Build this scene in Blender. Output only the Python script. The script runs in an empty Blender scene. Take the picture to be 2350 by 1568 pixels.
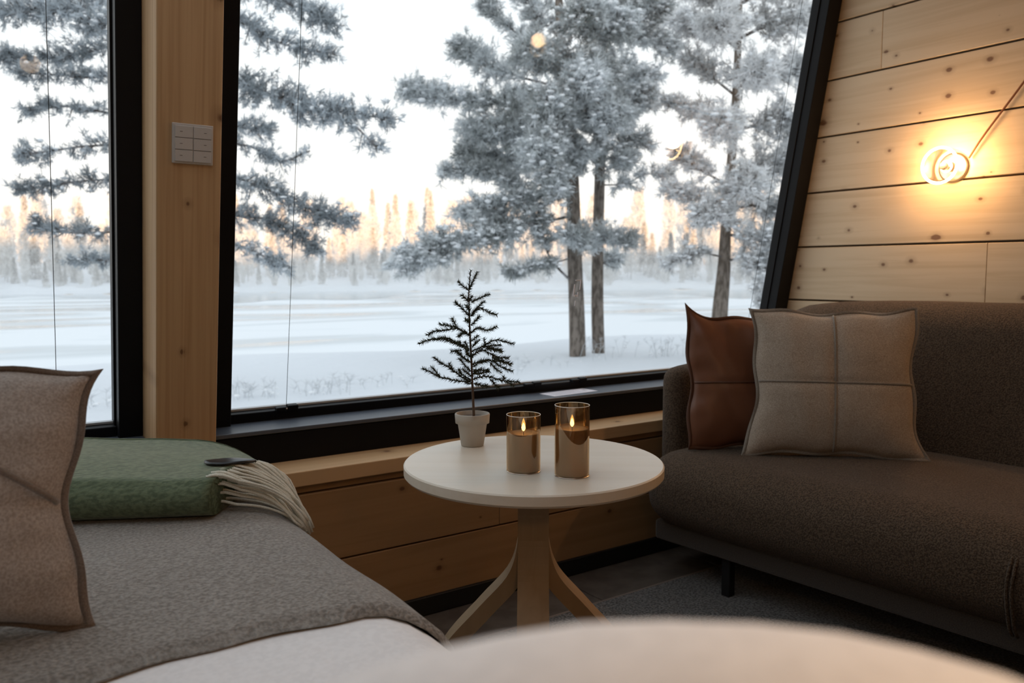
import bpy, bmesh, math, random
import numpy as np
from mathutils import Vector, Matrix
R = math.radians
rng = np.random.default_rng(7)
random.seed(7)
scene = bpy.context.scene
COL = scene.collection

# ------------------------------------------------------------------ camera
F_PX, HZ, YAW, CAM_H = 1868.0, 625.0, R(34.9), 1.15
PITCH = math.atan((784 - HZ) / F_PX)
cd = bpy.data.cameras.new('camera'); cam = bpy.data.objects.new('camera', cd); COL.objects.link(cam)
cd.sensor_width = 36; cd.lens = 36 * F_PX / 2350; cd.clip_start = 0.02; cd.clip_end = 2000
cam.location = (0, 0, CAM_H); cam.rotation_euler = (R(90) - PITCH, 0, -YAW)
cd.dof.use_dof = True; cd.dof.focus_distance = 1.9; cd.dof.aperture_fstop = 5.0
scene.camera = cam
FW = np.array([math.sin(YAW) * math.cos(PITCH), math.cos(YAW) * math.cos(PITCH), -math.sin(PITCH)])
RT = np.array([math.cos(YAW), -math.sin(YAW), 0.0]); UP = np.cross(RT, FW); CAM = np.array([0, 0, CAM_H])
def ray(x, y): return FW + RT * (x - 1175) / F_PX - UP * (y - 784) / F_PX
def at(x, y, d): return CAM + ray(x, y) * d                 # photo pixel + distance along the view axis
def atz(x, y, z): r = ray(x, y); return CAM + r * (z - CAM_H) / r[2]

# ------------------------------------------------------------------ world, sun, exposure
W = bpy.data.worlds.new('world'); scene.world = W; W.use_nodes = True
nt = W.node_tree; nt.nodes.clear()
o_ = nt.nodes.new('ShaderNodeOutputWorld'); bg = nt.nodes.new('ShaderNodeBackground')
tc = nt.nodes.new('ShaderNodeTexCoord'); sx = nt.nodes.new('ShaderNodeSeparateXYZ'); rp = nt.nodes.new('ShaderNodeValToRGB')
nt.links.new(tc.outputs['Generated'], sx.inputs[0]); nt.links.new(sx.outputs[2], rp.inputs[0])
nt.links.new(rp.outputs[0], bg.inputs[0]); nt.links.new(bg.outputs[0], o_.inputs[0])
e = rp.color_ramp.elements
e[0].position = 0.0; e[0].color = (1.0, 0.90, 0.78, 1)
e[1].position = 0.9; e[1].color = (0.80, 0.89, 0.97, 1)
q = e.new(0.10); q.color = (0.99, 0.965, 0.93, 1)
q = e.new(0.30); q.color = (0.90, 0.945, 0.97, 1)
bg.inputs[1].default_value = 1.24
sd = bpy.data.lights.new('low_sun', 'SUN'); sd.energy = 7.0; sd.color = (1.0, 0.58, 0.28); sd.angle = R(0.6)
so = bpy.data.objects.new('low_sun', sd); COL.objects.link(so)
so.rotation_euler = Vector((0.42, 0.90, -math.tan(R(3.2)))).to_track_quat('-Z', 'Y').to_euler()
vs = scene.view_settings
vs.view_transform = 'Standard'; vs.look = 'None'; vs.exposure = 0.0; vs.gamma = 1.0; vs.use_curve_mapping = False
cy = scene.cycles
cy.use_denoising = True; cy.max_bounces = 8; cy.diffuse_bounces = 4; cy.glossy_bounces = 3
cy.transparent_max_bounces = 16; cy.transmission_bounces = 6; cy.caustics_reflective = False; cy.caustics_refractive = False
cy.volume_bounces = 1; cy.sample_clamp_indirect = 4.0; cy.use_adaptive_sampling = False

# ------------------------------------------------------------------ material helpers
def L(nt, a, b): nt.links.new(a, b)
def mat(name, col, rough=0.6, metal=0.0, spec=0.5, emit=None, estr=0.0, sheen=0.0, coat=0.0):
    m = bpy.data.materials.new(name); m.use_nodes = True
    b = m.node_tree.nodes['Principled BSDF']
    b.inputs['Base Color'].default_value = (*col, 1); b.inputs['Roughness'].default_value = rough
    b.inputs['Metallic'].default_value = metal; b.inputs['Specular IOR Level'].default_value = spec
    if emit: b.inputs['Emission Color'].default_value = (*emit, 1); b.inputs['Emission Strength'].default_value = estr
    if sheen: b.inputs['Sheen Weight'].default_value = sheen
    if coat: b.inputs['Coat Weight'].default_value = coat
    return m
def nd(nt, t, **k):
    n = nt.nodes.new(t)
    for a, v in k.items(): setattr(n, a, v)
    return n
def ramp(nt, src, stops, interp='LINEAR'):
    r = nd(nt, 'ShaderNodeValToRGB'); r.color_ramp.interpolation = interp
    el = r.color_ramp.elements
    for i, (p, c) in enumerate(stops):
        x = el[i] if i < 2 else el.new(p)
        x.position = p; x.color = (*c, 1) if len(c) == 3 else c
    L(nt, src, r.inputs[0]); return r
def mixc(nt, fac, a, b, mode='MIX'):
    m = nd(nt, 'ShaderNodeMix', data_type='RGBA', blend_type=mode)
    for s, v in ((m.inputs[0], fac), (m.inputs[6], a), (m.inputs[7], b)):
        if hasattr(v, 'default_value') or hasattr(v, 'is_output'): L(nt, v, s)
        else: s.default_value = v if isinstance(v, (int, float)) else (*v, 1)
    return m.outputs[2]
def math_(nt, op, a, b=None, c=None):
    m = nd(nt, 'ShaderNodeMath', operation=op)
    for i, v in enumerate((a, b, c)):
        if v is None: continue
        if isinstance(v, (int, float)): m.inputs[i].default_value = v
        else: L(nt, v, m.inputs[i])
    return m.outputs[0]
def wood(name, axis, light, dark, knot=(0.10, 0.045, 0.018), knots=0.45, rough=0.55, grain=1.0, kscale=9.0, cross=2):
    m = mat(name, light, rough, spec=0.35); nt = m.node_tree; b = nt.nodes['Principled BSDF']
    tc = nd(nt, 'ShaderNodeTexCoord'); oi = nd(nt, 'ShaderNodeObjectInfo')
    off = nd(nt, 'ShaderNodeVectorMath', operation='SCALE'); off.inputs[0].default_value = (13.1, 7.7, 5.3)
    L(nt, oi.outputs['Random'], off.inputs['Scale'])
    ad = nd(nt, 'ShaderNodeVectorMath', operation='ADD'); L(nt, tc.outputs['Object'], ad.inputs[0]); L(nt, off.outputs[0], ad.inputs[1])
    def mp(s_along, s_across):
        v = [s_across] * 3; v[axis] = s_along
        k = nd(nt, 'ShaderNodeMapping'); k.inputs['Scale'].default_value = v; L(nt, ad.outputs[0], k.inputs[0]); return k.outputs[0]
    n1 = nd(nt, 'ShaderNodeTexNoise'); n1.inputs['Scale'].default_value = 1.0; n1.inputs['Detail'].default_value = 5; n1.inputs['Distortion'].default_value = 0.6
    L(nt, mp(1.3, 30 * grain), n1.inputs[0])
    n2 = nd(nt, 'ShaderNodeTexNoise'); n2.inputs['Scale'].default_value = 1.0; n2.inputs['Detail'].default_value = 3
    L(nt, mp(1.2, 5), n2.inputs[0])
    r1 = ramp(nt, n1.outputs[0], [(0.33, dark), (0.58, light)])
    c = mixc(nt, math_(nt, 'MULTIPLY', n2.outputs[0], 0.5), r1.outputs[0], light)
    # knots: dark elliptical eyes with a soft brown halo drawn out along the grain
    for sc_a, sc_x, th, sel, col in ((kscale * 0.75, kscale, 0.062, 1 - knots, knot), (kscale * 0.34, kscale * 0.42, 0.040, 1 - knots * 0.9, knot)):
        v = nd(nt, 'ShaderNodeTexVoronoi', voronoi_dimensions='2D'); v.inputs['Scale'].default_value = 1.0; v.inputs['Randomness'].default_value = 0.72
        s3 = nd(nt, 'ShaderNodeSeparateXYZ'); L(nt, ad.outputs[0], s3.inputs[0]); c3 = nd(nt, 'ShaderNodeCombineXYZ')
        L(nt, math_(nt, 'MULTIPLY', s3.outputs[axis], sc_a), c3.inputs[0]); L(nt, math_(nt, 'MULTIPLY', s3.outputs[cross], sc_x), c3.inputs[1]); L(nt, c3.outputs[0], v.inputs[0])
        sp = nd(nt, 'ShaderNodeSeparateColor'); L(nt, v.outputs['Color'], sp.inputs[0])
        on = math_(nt, 'GREATER_THAN', sp.outputs[0], sel)
        wob = math_(nt, 'ADD', v.outputs['Distance'], math_(nt, 'ADD', math_(nt, 'MULTIPLY', math_(nt, 'SUBTRACT', n2.outputs[0], 0.5), 0.10), math_(nt, 'MULTIPLY', math_(nt, 'SUBTRACT', n1.outputs[0], 0.5), 0.13)))
        big = math_(nt, 'MULTIPLY_ADD', sp.outputs[1], 1.3, 0.4)
        d = math_(nt, 'DIVIDE', wob, big)
        halo = ramp(nt, d, [(th * 0.55, (1, 1, 1)), (th * 2.4, (0, 0, 0))])
        core = ramp(nt, d, [(th * 0.45, (1, 1, 1)), (th * 0.9, (0, 0, 0))])
        hcol = tuple(0.45 * a + 0.55 * k for a, k in zip(dark, col))
        c = mixc(nt, math_(nt, 'MULTIPLY', math_(nt, 'MULTIPLY', halo.outputs[0], on), 0.5), c, hcol)
        c = mixc(nt, math_(nt, 'MULTIPLY', math_(nt, 'MULTIPLY', core.outputs[0], on), 0.8), c, col)
    L(nt, c, b.inputs['Base Color'])
    bp = nd(nt, 'ShaderNodeBump'); bp.inputs['Strength'].default_value = 0.08; bp.inputs['Distance'].default_value = 0.002
    L(nt, n1.outputs[0], bp.inputs['Height']); L(nt, bp.outputs[0], b.inputs['Normal'])
    return m
def fabric(name, c1, c2, scale=400, bump=0.3, dist=0.002, rough=0.95, sheen=0.25, lo=0.4, hi=0.6, warp=None):
    m = mat(name, c1, rough, spec=0.15, sheen=sheen); nt = m.node_tree; b = nt.nodes['Principled BSDF']
    tc = nd(nt, 'ShaderNodeTexCoord'); n = nd(nt, 'ShaderNodeTexNoise'); n.inputs['Scale'].default_value = scale; n.inputs['Detail'].default_value = 3
    src = tc.outputs['Object']
    if warp:
        k = nd(nt, 'ShaderNodeMapping'); k.inputs['Scale'].default_value = warp; L(nt, src, k.inputs[0]); src = k.outputs[0]
    L(nt, src, n.inputs[0])
    n2 = nd(nt, 'ShaderNodeTexNoise'); n2.inputs['Scale'].default_value = scale / 9; n2.inputs['Detail'].default_value = 2; L(nt, src, n2.inputs[0])
    r = ramp(nt, n.outputs[0], [(lo, c1), (hi, c2)])
    c = mixc(nt, math_(nt, 'MULTIPLY', n2.outputs[0], 0.35), r.outputs[0], c1)
    L(nt, c, b.inputs['Base Color'])
    bp = nd(nt, 'ShaderNodeBump'); bp.inputs['Strength'].default_value = bump; bp.inputs['Distance'].default_value = dist
    L(nt, n.outputs[0], bp.inputs['Height']); L(nt, bp.outputs[0], b.inputs['Normal'])
    return m
def thin_glass(name, tint, gloss, base, boost, rough=0.0, ior=1.45):
    m = bpy.data.materials.new(name); m.use_nodes = True; nt = m.node_tree; nt.nodes.clear()
    o = nd(nt, 'ShaderNodeOutputMaterial'); t = nd(nt, 'ShaderNodeBsdfTransparent'); t.inputs[0].default_value = (*tint, 1)
    g = nd(nt, 'ShaderNodeBsdfGlossy'); g.inputs[0].default_value = (*gloss, 1); g.inputs['Roughness'].default_value = rough
    f = nd(nt, 'ShaderNodeFresnel'); f.inputs[0].default_value = ior
    fac = math_(nt, 'MULTIPLY_ADD', f.outputs[0], boost, base)
    mx = nd(nt, 'ShaderNodeMixShader'); L(nt, fac, mx.inputs[0]); L(nt, t.outputs[0], mx.inputs[1]); L(nt, g.outputs[0], mx.inputs[2]); L(nt, mx.outputs[0], o.inputs[0])
    return m

M = {}
M['pine'] = wood('pine_boards', 1, (0.65, 0.51, 0.345), (0.54, 0.40, 0.245), (0.13, 0.055, 0.025), knots=0.42)
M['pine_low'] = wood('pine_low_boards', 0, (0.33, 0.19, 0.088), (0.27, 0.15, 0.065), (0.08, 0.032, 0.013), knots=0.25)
M['pine_post'] = wood('pine_post', 2, (0.50, 0.32, 0.17), (0.38, 0.22, 0.105), (0.12, 0.05, 0.02), knots=0.55, grain=2.2, kscale=9, cross=0)
M['pine_ledge'] = wood('pine_ledge', 0, (0.56, 0.36, 0.19), (0.48, 0.29, 0.145), (0.12, 0.05, 0.02), knots=0.35, cross=1)
M['birch'] = wood('pale_birch', 0, (0.74, 0.67, 0.57), (0.69, 0.61, 0.50), knots=0.0, rough=0.33)
M['birch_shaded'] = wood('shaded_birch_leg', 2, (0.42, 0.30, 0.185), (0.37, 0.26, 0.155), knots=0.0, rough=0.45)  # same birch as the top, with the shade below it put into the colour
M['black'] = mat('black_metal', (0.006, 0.006, 0.007), 0.45, spec=0.14)
M['sill'] = mat('black_sill_satin', (0.072, 0.086, 0.112), 0.36, spec=0.6)
M['black_leg'] = mat('black_leg_steel', (0.006, 0.006, 0.007), 0.5)
M['glass'] = thin_glass('window_glass', (0.99, 0.995, 0.993), (1, 1, 1), 0.0, 0.05)
M['sofa'] = fabric('brown_boucle', (0.050, 0.033, 0.021), (0.125, 0.087, 0.058), scale=210, bump=1.0, dist=0.005, sheen=0.08)
M['sofa_base'] = fabric('brown_base_cloth', (0.045, 0.036, 0.03), (0.07, 0.056, 0.045), scale=300)
M['linen'] = fabric('oat_wool', (0.29, 0.235, 0.185), (0.50, 0.42, 0.34), scale=330, bump=0.25, lo=0.35, hi=0.65)
M['linen_pipe'] = fabric('oat_piping', (0.20, 0.17, 0.14), (0.32, 0.28, 0.235), scale=500, bump=0.2)
M['taupe'] = fabric('taupe_wool', (0.27, 0.225, 0.195), (0.44, 0.38, 0.34), scale=300, bump=0.3, lo=0.35, hi=0.65)
M['taupe_pipe'] = fabric('taupe_piping', (0.15, 0.115, 0.09), (0.22, 0.17, 0.14), scale=500)
M['leather'] = mat('brown_leather', (0.17, 0.068, 0.036), 0.36, spec=0.5)
M['leather_dark'] = mat('brown_leather_edge', (0.10, 0.042, 0.024), 0.45)
M['throw'] = fabric('grey_wool_throw', (0.16, 0.145, 0.13), (0.34, 0.315, 0.29), scale=170, bump=0.9, dist=0.004, lo=0.36, hi=0.64)
M['green'] = fabric('green_wool', (0.092, 0.122, 0.074), (0.165, 0.205, 0.125), scale=140, bump=0.6, dist=0.003, warp=(0.5, 1, 1))
M['fringe'] = fabric('cream_yarn', (0.62, 0.58, 0.48), (0.78, 0.74, 0.64), scale=600, bump=0.4)
M['white_linen'] = fabric('white_bed_linen', (0.84, 0.83, 0.84), (0.90, 0.89, 0.90), scale=120, bump=0.05, sheen=0.1)
M['patch'] = mat('black_leather_patch', (0.012, 0.011, 0.012), 0.3)
M['pot'] = mat('greige_clay', (0.47, 0.425, 0.37), 0.8)
M['soil'] = fabric('dark_soil', (0.015, 0.012, 0.01), (0.05, 0.04, 0.03), scale=300, bump=1.0)
M['bark_s'] = mat('seedling_bark', (0.075, 0.042, 0.025), 0.8)
M['needle_s'] = mat('seedling_needles', (0.035, 0.042, 0.018), 0.65)
M['wax'] = mat('ivory_wax', (0.56, 0.36, 0.205), 0.5)
M['wick'] = mat('black_wick', (0.02, 0.015, 0.01), 0.9)
M['candle_glass'] = thin_glass('amber_mirrored_glass', (0.86, 0.68, 0.48), (1.0, 0.84, 0.62), 0.20, 0.7)
M['rim'] = mat('polished_glass_rim', (0.85, 0.78, 0.68), 0.15, spec=0.8)
M['flame'] = mat('led_flame', (1, 0.8, 0.4), 0.5, emit=(1.0, 0.66, 0.22), estr=7.0)
M['plate'] = mat('white_switch_plastic', (0.50, 0.47, 0.45), 0.4)
M['mark'] = mat('grey_icon_print', (0.12, 0.10, 0.09), 0.7)
M['paper'] = mat('white_paper', (0.72, 0.70, 0.76), 0.6)
M['ink'] = mat('grey_print', (0.42, 0.42, 0.46), 0.7)
M['rug'] = fabric('grey_woven_rug', (0.04, 0.038, 0.036), (0.19, 0.182, 0.174), scale=130, bump=0.9, dist=0.004)
M['tile'] = fabric('brown_stone_tile', (0.085, 0.066, 0.053), (0.12, 0.096, 0.078), scale=12, bump=0.05, rough=0.5, sheen=0)
M['grout'] = mat('pale_grout', (0.17, 0.15, 0.13), 0.9)
M['plain_wood'] = wood('room_boards', 0, (0.36, 0.25, 0.15), (0.30, 0.20, 0.115), knots=0.3)
M['lamp_ring'] = mat('glowing_glass_ring', (1, 0.9, 0.7), 0.3, emit=(1.0, 0.62, 0.25), estr=26.0)
M['lamp_glass'] = thin_glass('lamp_clear_glass', (0.99, 0.95, 0.88), (1, 0.95, 0.85), 0.05, 0.8)
M['brass'] = mat('brushed_nickel', (0.55, 0.48, 0.42), 0.3, metal=1.0)
M['bulb'] = mat('mirrored_bulb_tip', (0.10, 0.085, 0.08), 0.35)
M['cord_lamp'] = mat('brown_textile_cord', (0.20, 0.075, 0.03), 0.8)
M['cord'] = mat('dark_blind_cord', (0.02, 0.02, 0.02), 0.7)
M['bark'] = fabric('pine_bark', (0.11, 0.092, 0.078), (0.27, 0.23, 0.20), scale=14, bump=0.8, dist=0.02, warp=(1, 1, 0.35), sheen=0)
M['limb'] = fabric('frosted_limb', (0.10, 0.085, 0.075), (0.36, 0.36, 0.37), scale=9, bump=0.3, dist=0.01, sheen=0)
M['snowcap'] = mat('fresh_snow', (0.88, 0.90, 0.92), 0.8, spec=0.2)
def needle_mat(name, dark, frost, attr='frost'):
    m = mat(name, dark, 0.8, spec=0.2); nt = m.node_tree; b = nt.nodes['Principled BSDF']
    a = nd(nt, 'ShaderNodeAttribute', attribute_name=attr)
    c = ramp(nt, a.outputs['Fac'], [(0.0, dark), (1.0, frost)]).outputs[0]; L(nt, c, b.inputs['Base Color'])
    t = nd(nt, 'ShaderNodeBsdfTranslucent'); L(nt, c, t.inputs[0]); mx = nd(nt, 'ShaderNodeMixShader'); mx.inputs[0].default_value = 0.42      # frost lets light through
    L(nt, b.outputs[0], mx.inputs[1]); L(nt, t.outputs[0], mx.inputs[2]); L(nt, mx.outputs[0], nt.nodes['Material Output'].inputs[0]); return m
M['needles'] = needle_mat('frosted_needles', (0.12, 0.135, 0.115), (0.84, 0.87, 0.89))
M['needles_pale'] = needle_mat('hoar_frosted_needles', (0.30, 0.30, 0.29), (0.92, 0.93, 0.94))
M['needles_blue'] = needle_mat('blue_frosted_needles', (0.15, 0.17, 0.18), (0.66, 0.71, 0.75))
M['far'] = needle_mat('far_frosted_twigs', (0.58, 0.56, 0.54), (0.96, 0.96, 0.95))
M['twig'] = mat('snowy_twigs', (0.60, 0.62, 0.64), 0.9)

# ------------------------------------------------------------------ mesh helpers
def new_mesh(name, verts, faces, m=None, smooth=False):
    me = bpy.data.meshes.new(name); me.from_pydata([tuple(map(float, v)) for v in verts], [], [tuple(f) for f in faces]); me.update()
    if m: me.materials.append(m)
    if smooth: me.polygons.foreach_set('use_smooth', [True] * len(me.polygons))
    return me
def link(name, me, parent=None, loc=None, rot=None):
    o = bpy.data.objects.new(name, me); COL.objects.link(o)
    if parent: o.parent = parent
    if loc is not None: o.location = loc
    if rot is not None: o.rotation_euler = rot
    return o
def empty(name, loc=(0, 0, 0), rot=(0, 0, 0), parent=None):
    o = bpy.data.objects.new(name, None); COL.objects.link(o); o.location = loc; o.rotation_euler = rot; o.empty_display_size = 0.05
    if parent: o.parent = parent
    return o
def tag(o, label=None, cat=None, group=None, kind=None):
    if label: o['label'] = label
    if cat: o['category'] = cat
    if group: o['group'] = group
    if kind: o['kind'] = kind
    return o
def box(x0, x1, y0, y1, z0, z1, bev=0.0, seg=2):
    bm = bmesh.new(); bmesh.ops.create_cube(bm, size=1)
    for v in bm.verts:
        v.co = Vector(((x0 + x1) / 2 + v.co.x * (x1 - x0), (y0 + y1) / 2 + v.co.y * (y1 - y0), (z0 + z1) / 2 + v.co.z * (z1 - z0)))
    if bev: bmesh.ops.bevel(bm, geom=bm.edges[:], offset=bev, segments=seg, profile=0.5, affect='EDGES', clamp_overlap=True)
    return bm
def fin(name, bm, m, parent=None, smooth=False, **k):
    me = bpy.data.meshes.new(name); bm.to_mesh(me); bm.free(); me.materials.append(m)
    if smooth: me.polygons.foreach_set('use_smooth', [True] * len(me.polygons))
    return link(name, me, parent, **k)
def tube(pts, rad, n=8, cap=True):
    pts = [np.asarray(p, float) for p in pts]; K = len(pts)
    rad = [rad] * K if isinstance(rad, (int, float)) else list(rad)
    V, Fc = [], []; ref = np.array([0.31, 0.17, 0.93])
    for i in range(K):
        t = pts[min(i + 1, K - 1)] - pts[max(i - 1, 0)]; t /= (np.linalg.norm(t) + 1e-12)
        a = np.cross(t, ref)
        if np.linalg.norm(a) < 0.1: a = np.cross(t, np.array([1.0, 0, 0]))
        a /= np.linalg.norm(a); b = np.cross(t, a)
        for j in range(n):
            th = 2 * math.pi * j / n; V.append(pts[i] + rad[i] * (math.cos(th) * a + math.sin(th) * b))
    for i in range(K - 1):
        for j in range(n):
            k = (j + 1) % n; Fc.append((i * n + j, i * n + k, (i + 1) * n + k, (i + 1) * n + j))
    if cap: Fc.append(tuple(range(n - 1, -1, -1))); Fc.append(tuple((K - 1) * n + j for j in range(n)))
    return V, Fc
def join(parts):
    V, Fc = [], []
    for v, f in parts:
        o = len(V); V += list(v); Fc += [tuple(i + o for i in q) for q in f]
    return V, Fc
def lathe(prof, n=48, closed=False):
    V, Fc = [], []; K = len(prof)
    for r, z in prof:
        for j in range(n): th = 2 * math.pi * j / n; V.append((r * math.cos(th), r * math.sin(th), z))
    for i in range(K if closed else K - 1):
        i2 = (i + 1) % K
        for j in range(n): k = (j + 1) % n; Fc.append((i * n + j, i * n + k, i2 * n + k, i2 * n + j))
    return V, Fc
def spline(P, n):
    P = np.asarray(P, float); K = len(P); out = []
    Q = np.vstack([2 * P[0] - P[1], P, 2 * P[-1] - P[-2]])
    for s in np.linspace(0, K - 1 - 1e-9, n):
        i = int(s); t = s - i; p0, p1, p2, p3 = Q[i:i + 4]
        out.append(0.5 * (2 * p1 + (p2 - p0) * t + (2 * p0 - 5 * p1 + 4 * p2 - p3) * t * t + (3 * p1 - p0 - 3 * p2 + p3) * t ** 3))
    return np.array(out)
def vnoise(p, seed=0, octv=3):
    """cheap smooth noise from summed sines, p (N,3)"""
    r = np.random.default_rng(seed); v = np.zeros(len(p)); a = 1.0; f = 1.0
    for _ in range(octv):
        for _ in range(3):
            k = r.normal(size=3) * f; v += a * np.sin(p @ k + r.uniform(0, 6.28)) / 3
        a *= 0.5; f *= 2.1
    return v
def dense_rbox(hx, hy, hz, r, n=20, deform=None):
    """rounded box with an even grid, optional deform(points)"""
    V, Fc, idx = [], [], {}
    def vid(p):
        k = tuple(np.round(p, 6))
        if k not in idx: idx[k] = len(V); V.append(np.array(p, float))
        return idx[k]
    g = np.linspace(-1, 1, n + 1)
    g = np.sign(g) * (1 - (1 - np.abs(g)) ** 1.6)                         # denser towards the edges
    for ax in range(3):
        for s in (-1, 1):
            o1, o2 = (ax + 1) % 3, (ax + 2) % 3
            for i in range(n):
                for j in range(n):
                    q = []
                    for (a, b) in ((i, j), (i + 1, j), (i + 1, j + 1), (i, j + 1)):
                        p = [0, 0, 0]; p[ax] = s; p[o1] = g[a]; p[o2] = g[b]; q.append(vid(p))
                    Fc.append(q if s > 0 else q[::-1])
    P = np.array(V); H = np.array([hx, hy, hz]); P = P * H
    inner = np.clip(P, -(H - r), H - r); d = P - inner; ln = np.linalg.norm(d, axis=1, keepdims=True); ln[ln == 0] = 1
    out = np.where(np.linalg.norm(P - inner, axis=1, keepdims=True) > 0, inner + d / ln * r, P)
    if deform is not None: out = deform(out)
    return out, Fc
def copy_tree(o, parent=None):
    c = o.copy(); COL.objects.link(c); c.parent = parent
    for ch in list(o.children): copy_tree(ch, c)
    return c

# ================================================================== the room
LEAN = R(10); XR, YF = 3.48, 2.35                                           # right wall, low front wall
FZ, FY = 0.69, 2.651; ZT = 2.05                                             # foot of the glass, slope length
fl = fin('floor', box(-1.75, 3.6, -1.9, 2.55, -0.10, -0.012), M['grout']); tag(fl, kind='structure')
tm = None
for ix in range(9):
    for iy in range(8):
        x0, y0 = -1.75 + ix * 0.6, -1.86 + iy * 0.6
        x1, y1 = min(x0 + 0.596, 3.475), min(y0 + 0.596, 2.34)
        if x1 - x0 < 0.05 or y1 - y0 < 0.05: continue
        fin('tile', box(0, x1 - x0, 0, y1 - y0, -0.012, 0.0, 0.0015, 1), M['tile'], fl, loc=(x0, y0, 0))
def fac_y(z): return FY - (z - FZ) * math.tan(LEAN)
ce = empty('ceiling'); tag(ce, kind='structure')
SKX0, SKX1, SKY0, SKY1 = -1.45, 1.1, 0.10, 2.14
for a in ((-1.75, 3.6, -1.9, SKY0), (-1.75, 3.6, SKY1, 2.32), (-1.75, SKX0, SKY0, SKY1), (SKX1, 3.6, SKY0, SKY1)):
    fin('ceiling_panel', box(*a, 2.72, 2.84), M['plain_wood'], ce)
sky = empty('added_skylight', (0, 0, 2.84)); tag(sky, kind='structure')  # skylight added out of view to brighten the bed and table
for a in ((SKX0 - 0.04, SKX1 + 0.04, SKY0 - 0.04, SKY0 + 0.02), (SKX0 - 0.04, SKX1 + 0.04, SKY1 - 0.02, SKY1 + 0.04), (SKX0 - 0.04, SKX0 + 0.02, SKY0, SKY1), (SKX1 - 0.02, SKX1 + 0.04, SKY0, SKY1), (-0.14, -0.10, SKY0, SKY1)):
    fin('frame_bar', box(*a, -0.02, 0.06), M['black'], sky)
fin('pane', box(SKX0, -0.12, SKY0, SKY1, 0.02, 0.036), M['glass'], sky); fin('pane', box(-0.12, SKX1, SKY0, SKY1, 0.02, 0.036), M['glass'], sky)
tag(fin('wall_back', box(-1.85, 3.6, -2.0, -1.9, -0.1, 2.84), M['plain_wood']), kind='structure')

# right wall, boards of 0.26 m, ending at the leaning window wall
def side_slab(x0, x1): 
    P = [(-2.0, -0.8), (fac_y(0.69) + 0.08, -0.8), (fac_y(0.69) + 0.08, 0.69), (fac_y(2.84) + 0.07, 2.84), (-2.0, 2.84)]; n = len(P)
    return [(x0, *p) for p in P] + [(x1, *p) for p in P], [tuple(range(n)), tuple(range(2 * n - 1, n - 1, -1))] + [(i, n + i, n + (i + 1) % n, (i + 1) % n) for i in range(n)]
wr = link('wall_right', new_mesh('wall_right', *side_slab(XR + 0.02, XR + 0.13), M['grout'])); tag(wr, kind='structure')
dark_gap = mat('shadow_gap_board', (0.10, 0.065, 0.035), 0.9); wr.data.materials[0] = dark_gap
joints = {7: [2.11], 3: [1.62], 4: [-0.2], 5: [0.6], 6: [1.05], 8: [0.3]}
for i in range(-1, 11):
    z0, z1 = 1.0135 + (i - 3) * 0.2595, 1.0135 + (i - 2) * 0.2595
    z0, z1 = max(z0, 0.0), min(z1, 2.72)
    if z1 - z0 < 0.03: continue
    ys = [-1.9] + sorted(joints.get(i, [0.1 * i])) + [min(fac_y(z1), 2.66) + 0.02]
    for a, b in zip(ys[:-1], ys[1:]):
        fin('board', box(XR, XR + 0.022, a + 0.0006, b - 0.0006, z0 + 0.0045, z1 - 0.0045, 0.0018, 1), M['pine'], wr)
tag(link('wall_left', new_mesh('wall_left', *side_slab(-1.85, -1.75), M['plain_wood'])), kind='structure')
# low front wall with boards, ledge, black baseboard
wf = fin('wall_front', box(-1.75, XR, YF + 0.018, YF + 0.22, -0.8, 0.50), dark_gap); tag(wf, kind='structure')
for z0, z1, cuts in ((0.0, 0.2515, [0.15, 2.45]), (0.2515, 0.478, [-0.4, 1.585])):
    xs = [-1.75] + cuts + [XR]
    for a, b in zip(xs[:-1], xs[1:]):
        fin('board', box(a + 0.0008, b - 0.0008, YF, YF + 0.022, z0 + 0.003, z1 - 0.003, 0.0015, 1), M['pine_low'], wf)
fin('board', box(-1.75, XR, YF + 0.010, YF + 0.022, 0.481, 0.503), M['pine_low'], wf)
tag(fin('trim_1', box(-1.75, XR, YF - 0.006, YF + 0.17, 0.503, 0.55, 0.003, 2), M['pine_ledge']), 'pine ledge board under the black window sill', kind='structure')
tag(fin('baseboard_front', box(-1.75, XR, YF - 0.014, YF + 0.001, 0.0, 0.063, 0.002, 1), mat('black_baseboard', (0.004, 0.004, 0.004), 0.6)), kind='structure')
# leaning window wall: local z runs up the slope, local y points outdoors
def wbox(name, parent, x0, x1, y0, y1, z0, z1, m, bev=0.002): return fin(name, box(x0, x1, y0, y1, z0, z1, bev, 1), m, parent)
def window(name, gx0, gx1, jl, jr, cords):
    w = empty(name, (0, FY, FZ), (LEAN, 0, 0)); tag(w, kind='structure')
    wbox('jamb', w, gx0 - jl, gx0, -0.035, 0.06, -0.032, ZT, M['black']); wbox('jamb', w, gx1, gx1 + jr, -0.035, 0.06, -0.032, ZT, M['black'])
    wbox('bottom_rail', w, gx0, gx1, 0.0, 0.06, -0.034, 0.0, M['black']); wbox('top_rail', w, gx0, gx1, -0.01, 0.06, ZT - 0.08, ZT, M['black'])
    wbox('glazing_bead', w, gx0, gx0 + 0.006, 0.012, 0.05, 0.0, ZT - 0.08, M['black'], 0.001)
    wbox('glazing_bead', w, gx1 - 0.006, gx1, 0.012, 0.05, 0.0, ZT - 0.08, M['black'], 0.001)
    wbox('spacer', w, gx0, gx1, 0.030, 0.044, 0.0, 0.007, mat('grey_spacer', (0.55, 0.57, 0.6), 0.4), 0.0005)
    p = wbox('pane', w, gx0, gx1, 0.028, 0.046, 0.0, ZT - 0.08, M['glass'], 0); p['label'] = 'clear glass pane'
    return w
w1 = window('window_1', -1.55, 0.407, 0.10, 0.066, [])
w2 = window('window_2', 0.733, 3.385, 0.094, 0.094, [])
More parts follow.
